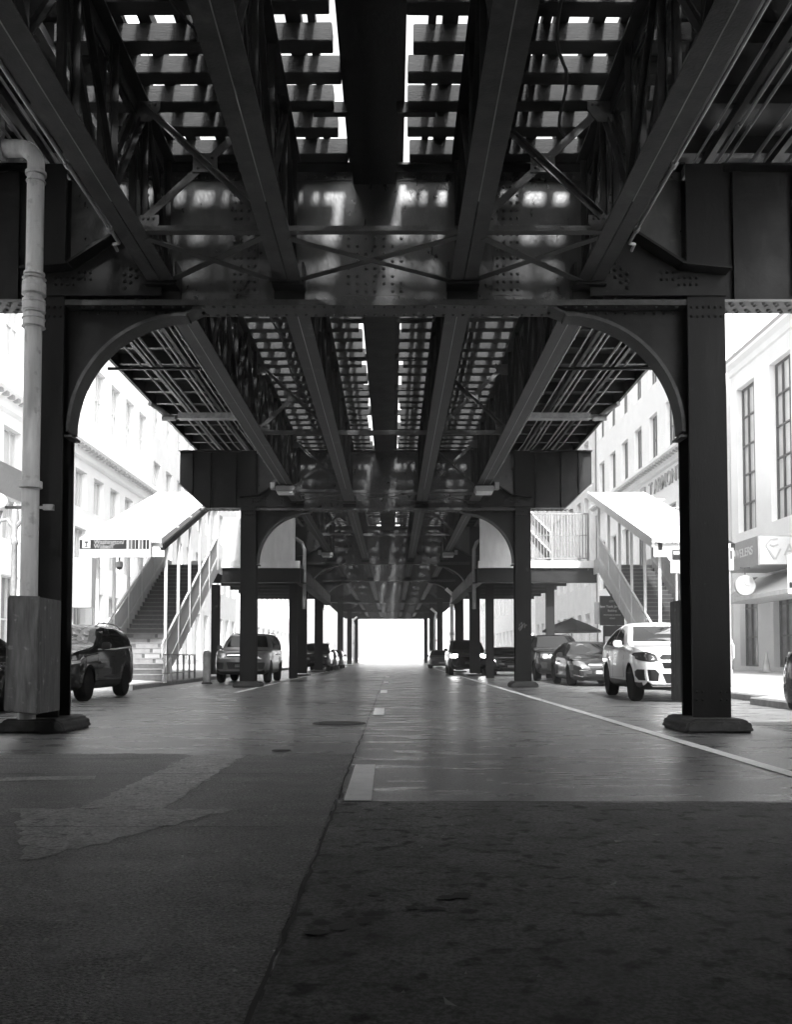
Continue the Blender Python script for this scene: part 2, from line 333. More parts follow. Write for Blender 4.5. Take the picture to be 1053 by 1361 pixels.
# ------------------------------------------------------------------ steel bents
def make_bent(d, detail, label):
    t=empty('steel_bent',label,'bent',(XC,d,0),'steel bents along the street')
    for s in (-1,1):
        cx=XC+s*CO
        b=MB(); b.box(cx-.24,cx+.24,d-.02,d+.02,.12,ZG1); b.box(cx-.24,cx+.24,d+.41,d+.45,.12,ZG1)
        b.box(cx-.03,cx+.03,d+.02,d+.41,.12,ZG1)
        for q in (-1,1): b.box(cx+q*.03,cx+q*.11,d+.021,d+.035,.12,ZG1); b.box(cx+q*.03,cx+q*.11,d+.395,d+.409,.12,ZG1)
        if detail:
            for z in (5.30,5.42):
                for k in range(6): b.rivet((cx-.19+k*.076,d-.02,z),(0,-1,0),.017)
            for z in (.4,.5):
                for k in (0,1,4,5): b.rivet((cx-.19+k*.076,d-.02,z),(0,-1,0),.015)
        c=b.build('column','column',t)
        b=MB()
        if detail:
            x0,x1,y0,y1=cx-.42,cx+.42,d-.3,d+.75
            b.prism([(x0,0),(x0,.08),(x0+.05,.15),(x0+.14,.18),(x1-.14,.18),(x1-.05,.15),(x1,.08),(x1,0)],'y',y0,y1)
            b.build('plinth','plinth',c,bevel=.03)
        else:
            b.box(cx-.4,cx+.4,d-.25,d+.7,0,.07); b.build('plinth','plinth',c)
        # arch bracket
        ix=cx-s*.24; cen=(cx-s*.24-s*1.55, 3.83); n=22
        arc=[(cen[0]+s*1.53*math.cos(a),cen[1]+1.55*math.sin(a)) for a in [math.pi/2*k/n for k in range(n+1)]]
        b=MB(); poly=[(ix,ZG0-.06)]+[(ix,3.77)]+arc+[(cen[0]-s*.22,arc[-1][1]+.12),(cen[0]-s*.22,ZG0-.06)]
        b.prism(poly,'y',d+.195,d+.225)
        if detail:
            for k in range(14):
                x=ix-s*(.12+k*.125); b.rivet((x,d+.195,ZG0-.11),(0,-1,0),.018)
        br=b.build('arch_bracket','steel',t)
        b=MB(); off=.045
        for k in range(n):
            a0,a1=math.pi/2*k/n,math.pi/2*(k+1)/n
            P=lambda a,r: (cen[0]+s*(1.53-r)*math.cos(a),cen[1]+(1.55-r)*math.sin(a))
            p0,p1,q0,q1=P(a0,0),P(a1,0),P(a0,off),P(a1,off)
            y0,y1=d+.05,d+.37
            vs=[(p0[0],y0,p0[1]),(p1[0],y0,p1[1]),(q1[0],y0,q1[1]),(q0[0],y0,q0[1]),(p0[0],y1,p0[1]),(p1[0],y1,p1[1]),(q1[0],y1,q1[1]),(q0[0],y1,q0[1])]
            b.add(vs,[(0,1,2,3),(4,7,6,5),(0,4,5,1),(2,6,7,3)])
        b.box(ix-s*.10,ix,d+.04,d+.38,3.755,3.785)
        xe=cen[0]; b.bar((xe,d+.21,5.375),(xe-s*.26,d+.21,5.49),.32,.03)
        b.build('arch_flange','steel_dusty',br)
        # cantilever arm
        b=MB(); ox=cx+s*.24; tip=XC+s*6.42
        b.prism([(ox,ZG0),(XC+s*5.55,ZG0),(tip,6.32),(tip,ZG1),(ox,ZG1)],'y',d+.195,d+.225)
        for x in (XC+s*5.5,XC+s*6.05): b.box(x-.05,x+.05,d+.10,d+.19,(ZG0+.02) if abs(x-XC)<5.6 else 6.0,ZG1-.02)
        b.box(cx+s*.42,cx+s*.56,d+.13,d+.19,ZG0+.02,ZG1-.02)
        ca=b.build('cantilever_arm','steel',t)
        b=MB(); b.bar((ox,d+.21,ZG0-.015),(XC+s*5.55,d+.21,ZG0-.015),.42,.03); b.bar((XC+s*5.55,d+.21,ZG0-.015),(tip,d+.21,6.30),.36,.03)
        if detail:
            for k in range(9):
                x=ox+s*(.1+k*.145)
                for (dx,dy) in ((0,.06),(.05,.13),(0,.29),(.05,.36)): b.rivet((x+s*dx,d+dy,ZG0-.032),(0,0,-1),.024)
        b.build('arm_flange','arm_lit',ca)
        b=MB(); b.box(ox,tip,d+.01,d+.41,ZG1+.002,ZG1+.03); b.build('top_flange','steel',ca)
        # knee gusset from outer stringer to the column head
        b=MB(); xs=XC+s*3.2; xm=XC+s*3.88; xo=cx+s*.25
        b.bar((xs,d-.12,6.36),(xm,d-.12,5.91),.3,.03,up=(0,0,1)); b.bar((xm,d-.12,5.905),(xo,d-.12,5.84),.3,.03)
        b.prism([(xs-s*.45,6.0),(xs,6.33),(xm,5.885),(xo,5.82),(xo,ZG0+.03),(xs-s*.45,ZG0+.03)],'y',d-.05,d-.025)
        if detail:
            for k in range(7):
                for q in (0,1): b.rivet((xm+s*(-.22+k*.075),d-.05,5.82-q*.09+(.04 if k<3 else -.03)),(0,-1,0),.019)
            for k in range(5):
                for q in range(3): b.rivet((xs+s*(-.28+k*.075),d-.05,6.12-k*.07-q*.09),(0,-1,0),.024)
        b.build('gusset_plate','steel',t)
    # girder web with stiffeners and rivets
    x0,x1=XC-CO+.24,XC+CO-.24
    b=MB(); b.box(x0,x1,d+.2,d+.222,ZG0,ZG1)
    if detail:
        for off in (-2.95,-1.72,1.72,2.95):
            b.box(XC+off-.19,XC+off+.19,d+.185,d+.199,ZG0+.12,ZG1-.12)
            for q in (-.13,-.05,.05,.13):
                for k in range(15): b.rivet((XC+off+q,d+.185,ZG0+.2+k*.105),(0,-1,0),.02)
        b.box(XC-.42,XC+.38,d+.187,d+.199,ZG0+.12,ZG0+1.05)
        for k in range(9):
            for q in range(7):
                if (k*7+q*3)%4: b.rivet((XC-.36+q*.115,d+.187,ZG0+.18+k*.1),(0,-1,0),.02)
        for k in range(int((x1-x0)/.13)): b.rivet((x0+.08+k*.13,d+.186,ZG0+.07),(0,-1,0),.02); b.rivet((x0+.08+k*.13,d+.186,ZG1-.07),(0,-1,0),.02)
        b.box(x0,x1,d+.186,d+.199,ZG0+.002,ZG0+.115); b.box(x0,x1,d+.186,d+.199,ZG1-.115,ZG1-.002)
    else:
        for off in (-2.95,-1.72,1.72,2.95): b.box(XC+off-.06,XC+off+.06,d+.10,d+.199,ZG0+.02,ZG1-.02)
    gw=b.build('cross_girder','steel_web',t)
    b=MB(); b.box(x0,x1,d,d+.42,ZG0-.075,ZG0-.002)
    if detail:
        for k in range(int((x1-x0)/.13)):
            for dy in (.07,.35): b.rivet((x0+.08+k*.13,d+dy,ZG0-.075),(0,0,-1),.02)
    b.build('bottom_flange','steel_dusty',gw)
    b=MB(); b.box(x0,x1,d,d+.42,ZG1+.002,ZG1+.03); b.build('top_flange','steel',gw)
    for off in (-SO[1],-SO[0],SO[0],SO[1]):
        b=MB()
        b.box(XC+off-.2,XC+off+.2,d-.16,d+.17,ZG0+.14,ZG0+.17); b.box(XC+off-.2,XC+off+.2,d+.09,d+.17,ZG0+.02,ZG0+.135)
        for q in (-1,1): b.box(XC+off+q*.19-.015,XC+off+q*.19+.015,d-.12,d+.18,ZG0+.172,ZS0+.25)
        b.build('stringer_seat','steel',gw)
    return t
BL=['riveted black steel bent with arched brackets nearest the camera, spanning the whole street',
    'second black steel bent, its cantilever tips above the two stairways',
    'third black steel bent, between the two stair landings',
    'fourth steel bent, just past the stair landings',
    'fifth steel bent, its lit girder web low over the far roadway',
    'sixth steel bent, far off towards the bright end of the street']+['small far steel bent fading into the bright end of the street']
proto=None
for i,d in enumerate(BENT):
    if i<3: bt=make_bent(d, i<2, BL[i]); 
    else:
        bt=copy_tree(proto); bt.location=(XC,d,0); bt['label']=BL[i]
        if i>=4:
            for o in list(bt.children_recursive):
                if o.name.startswith(('arch_flange','arch_bracket')): bpy.data.objects.remove(o)
    if i==2: proto=bt
g2=[o for o in bpy.data.objects if o.name.startswith('steel_bent') and o.get('label')==BL[1]][0]
b=MB(); gx,gz,gy=XC+CO-.02,1.87,28.868
b.tube([(gx-.12,gy,gz+.02),(gx-.04,gy,gz+.12),(gx-.02,gy,gz-.02),(gx-.1,gy,gz-.14),(gx-.14,gy,gz-.08),(gx-.02,gy,gz+.02),(gx+.04,gy,gz+.1),(gx+.05,gy,gz-.06),(gx+.08,gy,gz+.04),(gx+.13,gy,gz+.03)],.014,5); b.build('graffiti_tag','sticker',g2)
# ------------------------------------------------------------------ stringers
def make_stringer(off, y0, y1, web=True):
    x=XC+off
    t=empty('stringer_girder','','girder',(x,y0,0),'lattice stringers under the tracks')
    w=.17
    b=MB()
    for s in (-1,1): b.box(x+s*.006,x+s*(.006+w*.96),y0,y1,ZS0,ZS0+.018); b.box(x+s*.012,x+s*.027,y0,y1,ZS0+.018,ZS0+.17)
    b.build('bottom_chord','steel_dusty',t)
    b=MB(); b.box(x-.005,x+.005,y0+.3,y1-2.2,ZS0-.004,ZS0+.012); b.build('seam_glint','galv',t)  # pale strip added to imitate the bright slit of light along the seam
    b=MB()
    for s in (-1,1): b.box(x+s*.008,x+s*.15,y0,y1,ZS1-.03,ZS1-.002); b.box(x+s*.012,x+s*.027,y0,y1,ZS1-.19,ZS1-.03)
    b.build('top_chord','steel',t)
    if web:
        b=MB(); n=int(round((y1-y0)/1.2)); p=(y1-y0)/n
        for k in range(n+1):
            y=y0+k*p; y=min(max(y,y0+.06),y1-.06)
            for s in (-1,1):
                b.box(x+s*.03,x+s*.11,y-.006,y+.006,ZS0+.02,ZS1-.03); b.box(x+s*.03,x+s*.042,y-.045,y+.045,ZS0+.02,ZS1-.03)
            if k<n:
                za,zb=(ZS0+.12,ZS1-.12) if k%2==0 else (ZS1-.12,ZS0+.12)
                for s in (-1,1): b.bar((x+s*.055,y0+k*p+.05,za),(x+s*.055,y0+(k+1)*p-.05,zb),.014,.095); b.bar((x+s*.085,y0+k*p+.05,za),(x+s*.085,y0+(k+1)*p-.05,zb),.07,.012)
            b.box(x-.011,x+.011,y-.19,y+.19,ZS0+.15,ZS0+.36) if k%2==0 else b.box(x-.011,x+.011,y-.19,y+.19,ZS1-.38,ZS1-.16)
        b.build('web_lattice','steel',t)
    return t
POS={-SO[1]:'outer left',-SO[0]:'inner left',SO[0]:'inner right',SO[1]:'outer right'}
SPANS=[(D1-PITCH+.45,D1-.02,'in the span above the camera'),(D1+.45,BENT[1]-.02,'between the first and second bents'),(BENT[1]+.45,BENT[2]-.02,'between the second and third bents')]
for (a,c,txt) in SPANS:
    pr=None
    for off in (-SO[1],-SO[0],SO[0],SO[1]):
        if pr is None: s=pr=make_stringer(off,a,c)
        else: s=copy_tree(pr); s.location=(XC+off,a,0)
        s['label']='%s lattice stringer %s'%(POS[off],txt)
for off in (-SO[1],-SO[0],SO[0],SO[1]):
    s=make_stringer(off,BENT[2]+.45,115,False); s['label']='%s steel stringer running to the far end of the street'%POS[off]
# cross frames between the stringers
def xframe(off0, off1, y, label, mid):
    t=empty('cross_frame',label,'bracing',(XC,y,0),'cross frames between stringers')
    sg=1 if off0>0 else -1
    xa,xb=XC+off0+sg*.13,XC+off1-sg*.13; zt,zb=ZS1-.12,ZS0+.22
    if sg<0: xa,xb=xb,xa
    b=MB(); b.bar((xa,y,zt),(xb,y,zb),.085,.012,up=(0,1,0)); b.bar((xa,y-.03,zt+.03),(xb,y-.03,zb+.03),.012,.07,up=(0,1,0)); b.build('diagonal','steel_dusty',t)
    b=MB(); b.bar((xb,y+.03,zt),(xa,y+.03,zb),.085,.012,up=(0,1,0)); b.bar((xb,y+.06,zt+.03),(xa,y+.06,zb+.03),.012,.07,up=(0,1,0)); b.build('diagonal','steel_dusty',t)
    b=MB(); b.bar((xa,y,ZS0+.07),(xb,y,ZS0+.07),.10,.012,up=(0,1,0)); b.bar((xa,y-.02,ZS0+.03),(xb,y-.02,ZS0+.03),.012,.09,up=(0,1,0)); b.build('bottom_strut','steel_dusty',t)
    xm=(xa+xb)/2; zm=(zt+zb)/2
    b=MB(); b.box(xm-.14,xm+.14,y+.008,y+.02,zm-.11,zm+.11)
    for q in (-1,1):
        for r in (-1,1): b.rivet((xm+q*.08,y+.006,zm+r*.06),(0,-1,0),.016)
    b.build('gusset_plate','steel_dusty',t)
    for x,z in ((xa,zt),(xb,zt),(xa,zb-.05),(xb,zb-.05)):
        u=1 if x<xm else -1; b=MB()
        b.prism([(x-u*.12,z-.16),(x+u*.05,z-.16),(x+u*.16,z-.02),(x+u*.16,z+.08),(x-u*.12,z+.08)],'y',y+.009,y+.021)
        for k in range(3): b.rivet((x+u*(-.02+.06*k),y+.007,z+.04),(0,-1,0),.016)
        b.build('gusset_plate','steel_dusty',t)
    if mid:
        xs=(XC-SO[0]+.15,XC+SO[0]-.15)
        if sg>0: b=MB(); b.bar((xs[0],y,ZS0+.07),(xs[1],y,ZS0+.07),.1,.012,up=(0,1,0)); b.build('centre_strut','steel_dusty',t)
for i,ds in enumerate(((10.5,'in front of the nearest bent'),(20.2,'midway between the first and second bents'),(27.4,'just in front of the second bent'),(37.3,'midway beyond the second bent'))):
    xframe(-SO[0],-SO[1],ds[0],'left cross frame of two crossed angle bars '+ds[1],i in(1,3)); xframe(SO[0],SO[1],ds[0],'right cross frame of two crossed angle bars '+ds[1],i in(1,3))
# lateral flats near the bents
for i in range(2):
    yb=BENT[i]
    for j,(o0,o1,nm) in enumerate(((-SO[1],-SO[0],'left'),(-SO[0],SO[0],'centre'),(SO[0],SO[1],'right'))):
        xa,xb=XC+o0+.14,XC+o1-.14
        t=empty('lateral_brace','%s pair of crossed flat bars low in front of the %s bent'%(nm,('nearest','second')[i]),'bracing',((xa+xb)/2,yb-.7,0),'lateral braces')
        for k,(p,q,dz) in enumerate(((yb-1.35,yb-.12,.0),(yb-.12,yb-1.35,.02))):
            b=MB(); b.bar((xa,p,ZS0-.004+dz),(xb,q,ZS0-.004+dz),.1,.012); b.build('flat_bar','steel_dusty',t)
        b=MB(); b.bar((xa,yb-1.42,ZS0+.06),(xb,yb-1.42,ZS0+.06),.012,.1); b.bar((xa,yb-1.47,ZS0+.015),(xb,yb-1.47,ZS0+.015),.1,.012); b.build('strut','steel_dusty',t)
# ------------------------------------------------------------------ track: ties, timbers, rails, walkway
def tie_mesh():
    b=MB(); b.box(-1.45,1.45,-.11,.11,0,.2); return b
pt=None; y=2.2; k=0
while y<46:
    for s in (-1,1):
        if pt is None:
            pt=tie_mesh().build('track_tie','tie',bevel=.008)
            tag(pt,'weathered square timber tie lying across the stringers overhead','tie','timber ties of the two tracks'); o=pt
        else: o=pt.copy(); COL.objects.link(o)
        o.location=(XC+s*((1.87 if s<0 else 1.84)+random.uniform(-.07,.06)),y+random.uniform(-.02,.02),ZT+random.uniform(0,.01)); o.rotation_euler=(0,0,random.uniform(-.02,.02))
    y+=.57+random.uniform(-.06,.06); k+=1
b=MB(); y=46.6
while y<115:
    for s in (-1,1): b.box(XC+s*.6,XC+s*3.26,y-.1,y+.1,ZT,ZT+.2)
    y+=.57
tag(b.build('far_ties','tie'),kind='stuff')
TB=[(.59,.67,.12,'narrow timber beside the central walkway'),(.74,.90,.15,'wide timber beside the central walkway'),(1.30,1.52,.10,'wide board just inside the inner rail'),(1.56,1.74,.14,'timber nearer the middle of the track'),
    (1.78,1.87,.12,'thin timber in the middle of the track'),(1.92,2.05,.16,'guard timber past the middle of the track'),(2.30,2.43,.15,'guard timber just inside the outer rail'),(2.98,3.2,.14,'outermost timber by the platform edge')]
for s,nm in ((-1,'left'),(1,'right')):
    for a,c,h,txt in TB:
        b=MB(); b.box(XC+s*a,XC+s*c,-6,115,ZT+.215,ZT+.215+h); tag(b.build('guard_timber','tie_dark'),'dark %s, %s track overhead'%(txt,nm),'timber','guard timbers along the tracks')
    for q,off in (('inner',1.2),('outer',2.66)):
        x=XC+s*off
        b=MB(); b.prism([(x-.07,ZT+.216),(x+.07,ZT+.216),(x+.07,ZT+.228),(x+.012,ZT+.25),(x+.012,ZT+.33),(x+.036,ZT+.345),(x+.036,ZT+.38),(x-.036,ZT+.38),(x-.036,ZT+.345),(x-.012,ZT+.33),(x-.012,ZT+.25),(x-.07,ZT+.228)],'y',-6,115)
        tag(b.build('running_rail','steel'),'%s steel rail of the %s track overhead'%(q,nm),'rail','running rails')
for k,(xa,xb,ya,yb,txt) in enumerate(((-2.4,-1.5,5.5,10.8,'loose black cable slung under the left track overhead'),(1.4,2.3,6.5,11.2,'loose black cable slung under the right track overhead'),(-2.1,-1.9,13,26,'black cable sagging under the left track past the first bent'),(1.7,1.5,13,26,'black cable sagging under the right track past the first bent'))):
    b=MB(); pts=[]
    for q in range(25):
        u=q/24; pts.append((XC+xa+(xb-xa)*u+.05*math.sin(u*19),ya+(yb-ya)*u,ZT-.06-.10*abs(math.sin(u*math.pi*4))))
    b.tube(pts,.018,6); tag(b.build('track_cable','black',smooth=True),txt,'cable')
t=empty('track_walkway','dark plank walkway between the two tracks overhead','walkway',(XC,0,ZT))
b=MB()
for k in range(3): b.box(XC-.36+k*.241,XC-.36+k*.241+.235,-6,115,ZT+.1,ZT+.16)
b.build('plank','tie_dark',t)
y=1.6
while y<46: b=MB(); b.box(XC-.72,XC+.72,y-.05,y+.05,ZT-.03,ZT+.098); y+=2.3; b.build('bearer','tie_dark',t)
b=MB(); b.box(XC-.3,XC+.26,-6,115,ZT-.2,ZT-.035); b.build('cable_trough','steel',t)
# ------------------------------------------------------------------ platforms with conduits
for s,nm in ((-1,'left'),(1,'right')):
    t=empty('station_platform','dark underside of the long %s station platform beside the track'%nm,'platform',(XC+s*4.6,30,ZT))
    xi,xo=XC+s*3.28,XC+s*6.2
    b=MB(); b.box(xi,xo,-8,115,8.010,8.130); b.build('deck','black',t)
    b=MB(); y=-7
    while y<90: b.box(xi,xo-s*.02,y-.06,y+.06,7.770,8.008); y+=1.15
    for x in (3.6,4.5,5.4): b.box(XC+s*x-.04,XC+s*x+.04,-8,115,7.650,7.768)
    b.build('underframe','black',t)
    b=MB(); b.box(xo,xo+s*.07,-8,115,7.700,8.02); b.build('edge_beam','steel',t)
    b=MB()
    for y in (2.6,7.2,16.4,20.6,33,37): b.box(XC+s*3.4,XC+s*6.1,y-.03,y+.03,7.290,7.340)
    b.build('hanger','steel',t)
    # lit channel crossing beneath the conduits
    t2=empty('cable_channel','pale steel channel under the %s platform conduits, before the second bent'%nm,'channel',(XC+s*4.7,24.2,7))
    b=MB(); b.box(XC+s*3.5,XC+s*5.35,24.1,24.35,7.10,7.250); b.build('channel','galv',t2)
    b=MB(); b.tube([(XC+s*5.35,24.2,7.150),(XC+s*5.6,24.2,7.170),(XC+s*5.75,24.0,7.270),(XC+s*5.95,23.6,7.350)],.06,8); b.tube([(XC+s*5.4,24.1,7.10),(XC+s*5.75,24.1,7.10)],.07,8); b.build('cable_loop','galv',t2,smooth=True)
    offs=(3.55,3.72,3.84,4.15,4.42,4.55,4.9,5.05,5.35)
    for k,off in enumerate(offs):
        b=MB(); r=(.02,.024,.022,.016,.025,.02,.024,.016,.022)[k]; x=XC+s*off
        b.tube([(x,-3,7.370),(x+random.uniform(-.02,.02),8,7.365),(x+random.uniform(-.02,.02),16,7.370),(x,24.2,7.365),(x+random.uniform(-.06,.06),28.2,7.370),(x,33,7.550)],r,8)
        for y in (2,5.05,8.1,11.15,14.2,17.3,20.3,23.3,26.3): b.tube([(x,y-.05,7.370),(x,y+.05,7.370)],r*1.45,8)
        tag(b.build('conduit','galv',smooth=True),'thin pale metal conduit in the row under the %s platform'%nm,'conduit','conduits under the %s platform'%nm)
# conduit along each outer stringer
for s,nm in ((-1,'left'),(1,'right')):
    x=XC+s*2.97
    b=MB(); b.tube([(x,-4,5.75),(x,10.75,5.75),(x+s*.07,10.78,5.75),(x+s*.08,10.95,5.75)],.02,8)
    for y in (3,6,9,10.4): b.tube([(x,y-.04,5.75),(x,y+.04,5.75)],.034,8)
    tag(b.build('conduit','galv',smooth=True),'single conduit clipped along the outer %s stringer above the camera'%nm,'conduit')
    b=MB(); b.tube([(x-s*.02,12.6,5.75),(x-s*.02,26.6,5.75),(x-s*.02,27.3,5.66)],.018,8)
    for y in (14,17,20,23): b.tube([(x-s*.02,y-.04,5.75),(x-s*.02,y+.04,5.75)],.03,8)
    tag(b.build('conduit','galv',smooth=True),'single conduit clipped along the outer %s stringer past the first bent'%nm,'conduit')
    for j,yy in enumerate((25.8,42.4)):
        lx=XC+s*2.74
        t=empty('bridge_light','pale box light under the outer %s stringer before the %s bent'%(nm,('second','third')[j]),'light fixture',(lx,yy,5.5))
        b=MB(); b.box(lx-.26,lx+.26,yy-.2,yy+.25,5.47,5.62); b.build('housing','mid',t,bevel=.02)
        b=MB(); b.box(lx-.22,lx+.22,yy-.16,yy+.2,5.42,5.468); b.build('lens','panel',t)
        b=MB(); b.box(lx-.28,lx+.28,yy-.06,yy+.1,5.622,5.678); b.build('bracket','steel',t)
        b=MB(); b.box(lx+s*.3,lx+s*.42,yy-.05,yy+.2,5.56,5.74); b.build('junction_box','mid',t)
# ------------------------------------------------------------------ downpipe, guards
px,py=-4.38,11.3
t=empty('downpipe','thick pale drainpipe with an elbow running down the near left column','drainpipe',(px,py,0))
b=MB(); arc=[(px-.2+.2*math.cos(a),py,6.98+.2*math.sin(a)) for a in [R(x) for x in range(0,91,15)]]
b.tube([(px,py,.2),(px,py,5.5),(px,py,6.98)]+arc[1:]+[(px-1.8,py,7.18)],.103,18); b.build('pipe','pipe',t,smooth=True)
for grp in (((3.02,.135,.1),),((6.86,.125,.06),(6.76,.118,.03)),((5.03,.128,.16),(5.21,.135,.18),(5.43,.14,.16),(5.61,.125,.05))):
    b=MB()
    for z,r,h in grp: b.lathe([(.09,z-h/2),(r,z-h/2+.01),(r,z+h/2-.01),(.09,z+h/2)],(px,py,0),18)
    if len(grp)<4: b.build('coupling','pipe',t,smooth=True)
for k in range(7): z=4.95+k*.1; b.lathe([(.13,z-.004),(.144,z),(.13,z+.004)],(px,py,0),18)
b.build('coupling','pipe',t,smooth=True)
b=MB(); b.lathe([(.1,-.03),(.14,-.025),(.14,.025),(.1,.03)],(px-.42,py,7.18),16,'x'); b.box(px-.44,px-.4,py-.02,py+.02,7.31,7.75); b.build('strap','mid',t)
b=MB(); b.box(px-.3,px+.28,py-.02,py+.02,2.73,2.76); b.box(px+.16,px+.28,py-.03,py+.03,2.71,2.78); b.build('bracket','galv',t)
def guard_box(x0,x1,y0,y1,z0,z1,label):
    t=empty('guard_box',label,'guard',((x0+x1)/2,(y0+y1)/2,z0))
    b=MB(); b.prism([(x0,z0+.04),(x0+.03,z1),(x1,z1-.01),(x1-.01,z0)],'y',y0,y0+.05); b.build('front_board','guard',t,bevel=.01)
    b=MB(); b.box(x1-.045,x1+.0,y0+.052,y1,z0+.01,z1-.02); b.build('side_board','guard',t,bevel=.008)
    b=MB(); b.box(x0+.0,x0+.045,y0+.052,y1,z0+.02,z1-.02); b.build('side_board','guard',t,bevel=.008)
    return t
guard_box(-4.53,-4.13,10.98,11.7,.27,1.66,'scuffed tall guard boards around the drainpipe foot on the near left column')
guard_box(3.84,4.1,12.5,13.0,.33,1.72,'brown guard boards strapped behind the near right column')
b=MB()
t=empty('bollard','round pale bollard at the kerb left of the second bent','bollard',(-6.35,32.2,0))
b=MB(); b.lathe([(.14,0),(.14,1.02),(.12,1.1),(.06,1.14),(0,1.15)],(-6.35,32.2,0),16); b.build('post','kerb',t,smooth=True)
b=MB(); b.lathe([(.19,0),(.19,.05),(.15,.07)],(-6.35,32.2,0),16); b.build('base','plinth',t)
# ------------------------------------------------------------------ stair landings beside the tracks
for sd_,nm,x0,x1 in ((-1,'left',-8.6,-3.95),(1,'right',3.65,8.7)):
    t=empty('station_landing','dark steel stair landing with pale wall panels behind the %s column of the second bent'%nm,'landing',((x0+x1)/2,40,4.4))
    b=MB(); b.box(x0,x1,40.2,58,4.72,4.86); b.build('deck','plinth',t)
    b=MB(); b.box(x0,x1,40,40.2,4.12,4.70); b.box(x0,x1,39.9,40.3,4.08,4.118); b.build('front_beam','steel',t)
    xi=x1 if sd_<0 else x0
    b=MB(); b.box(xi-.1,xi+.1,40.32,58,4.12,4.70); b.box(xi-.2,xi+.2,40.32,58,4.08,4.118); b.build('side_beam','steel',t)
    b=MB(); b.box(x0,x1,39.85,39.995,4.70,5.0); b.build('fascia','panel',t)
    for k in range(6):
        yy=43+k*2.6; b=MB(); b.box(x0+.25,x1-.25,yy,yy+.15,4.36,4.71); b.build('joist','steel',t)
    for x in ((-4.35,-7.75) if sd_<0 else (4.25,6.9)):
        b=MB(); b.box(x-.17,x+.17,41.0,41.03,.0,4.075); b.box(x-.17,x+.17,41.3,41.33,0,4.075); b.box(x-.02,x+.02,41.03,41.3,0,4.075); b.build('support_post','column',t)
    for a,c in (((-7.3,-5.85),(-5.83,-4.2)) if sd_<0 else ((3.75,5.2),)):
        b=MB(); b.box(a,c,40.3,40.36,5.0,6.9); b.build('wall_panel','panel',t)
    b=MB(); b.tube([(xi-sd_*.1,40.9,3.0),(xi-sd_*.1,40.9,5.6),(xi+sd_*.02,40.9,5.9),(xi+sd_*.3,40.9,6.1)],.08,10); b.build('drain','mid',t,smooth=True)
b=MB(); b.box(5.3,8.4,40.02,40.06,7.0,7.06); b.box(5.3,8.4,40.02,40.06,5.1,5.15); b.box(5.3,8.4,40.02,40.06,6.1,6.13)
for k in range(25): b.box(5.3+k*.128,5.3+k*.128+.034,40.03,40.05,5.15,7.0)
for x in (5.35,6.8,8.35): b.box(x-.03,x+.03,40.0,40.075,4.6,7.0)
b.build('railing','sticker',t)
b=MB(); b.prism([(41.5,5.0),(50,7.6),(50,8.0),(41.5,5.5)],'x',7.0,7.1); b.prism([(41.5,5.9),(50,8.5),(50,9.0),(41.5,6.4)],'x',7.0,7.08); b.build('upper_stair_wall','panel',t)
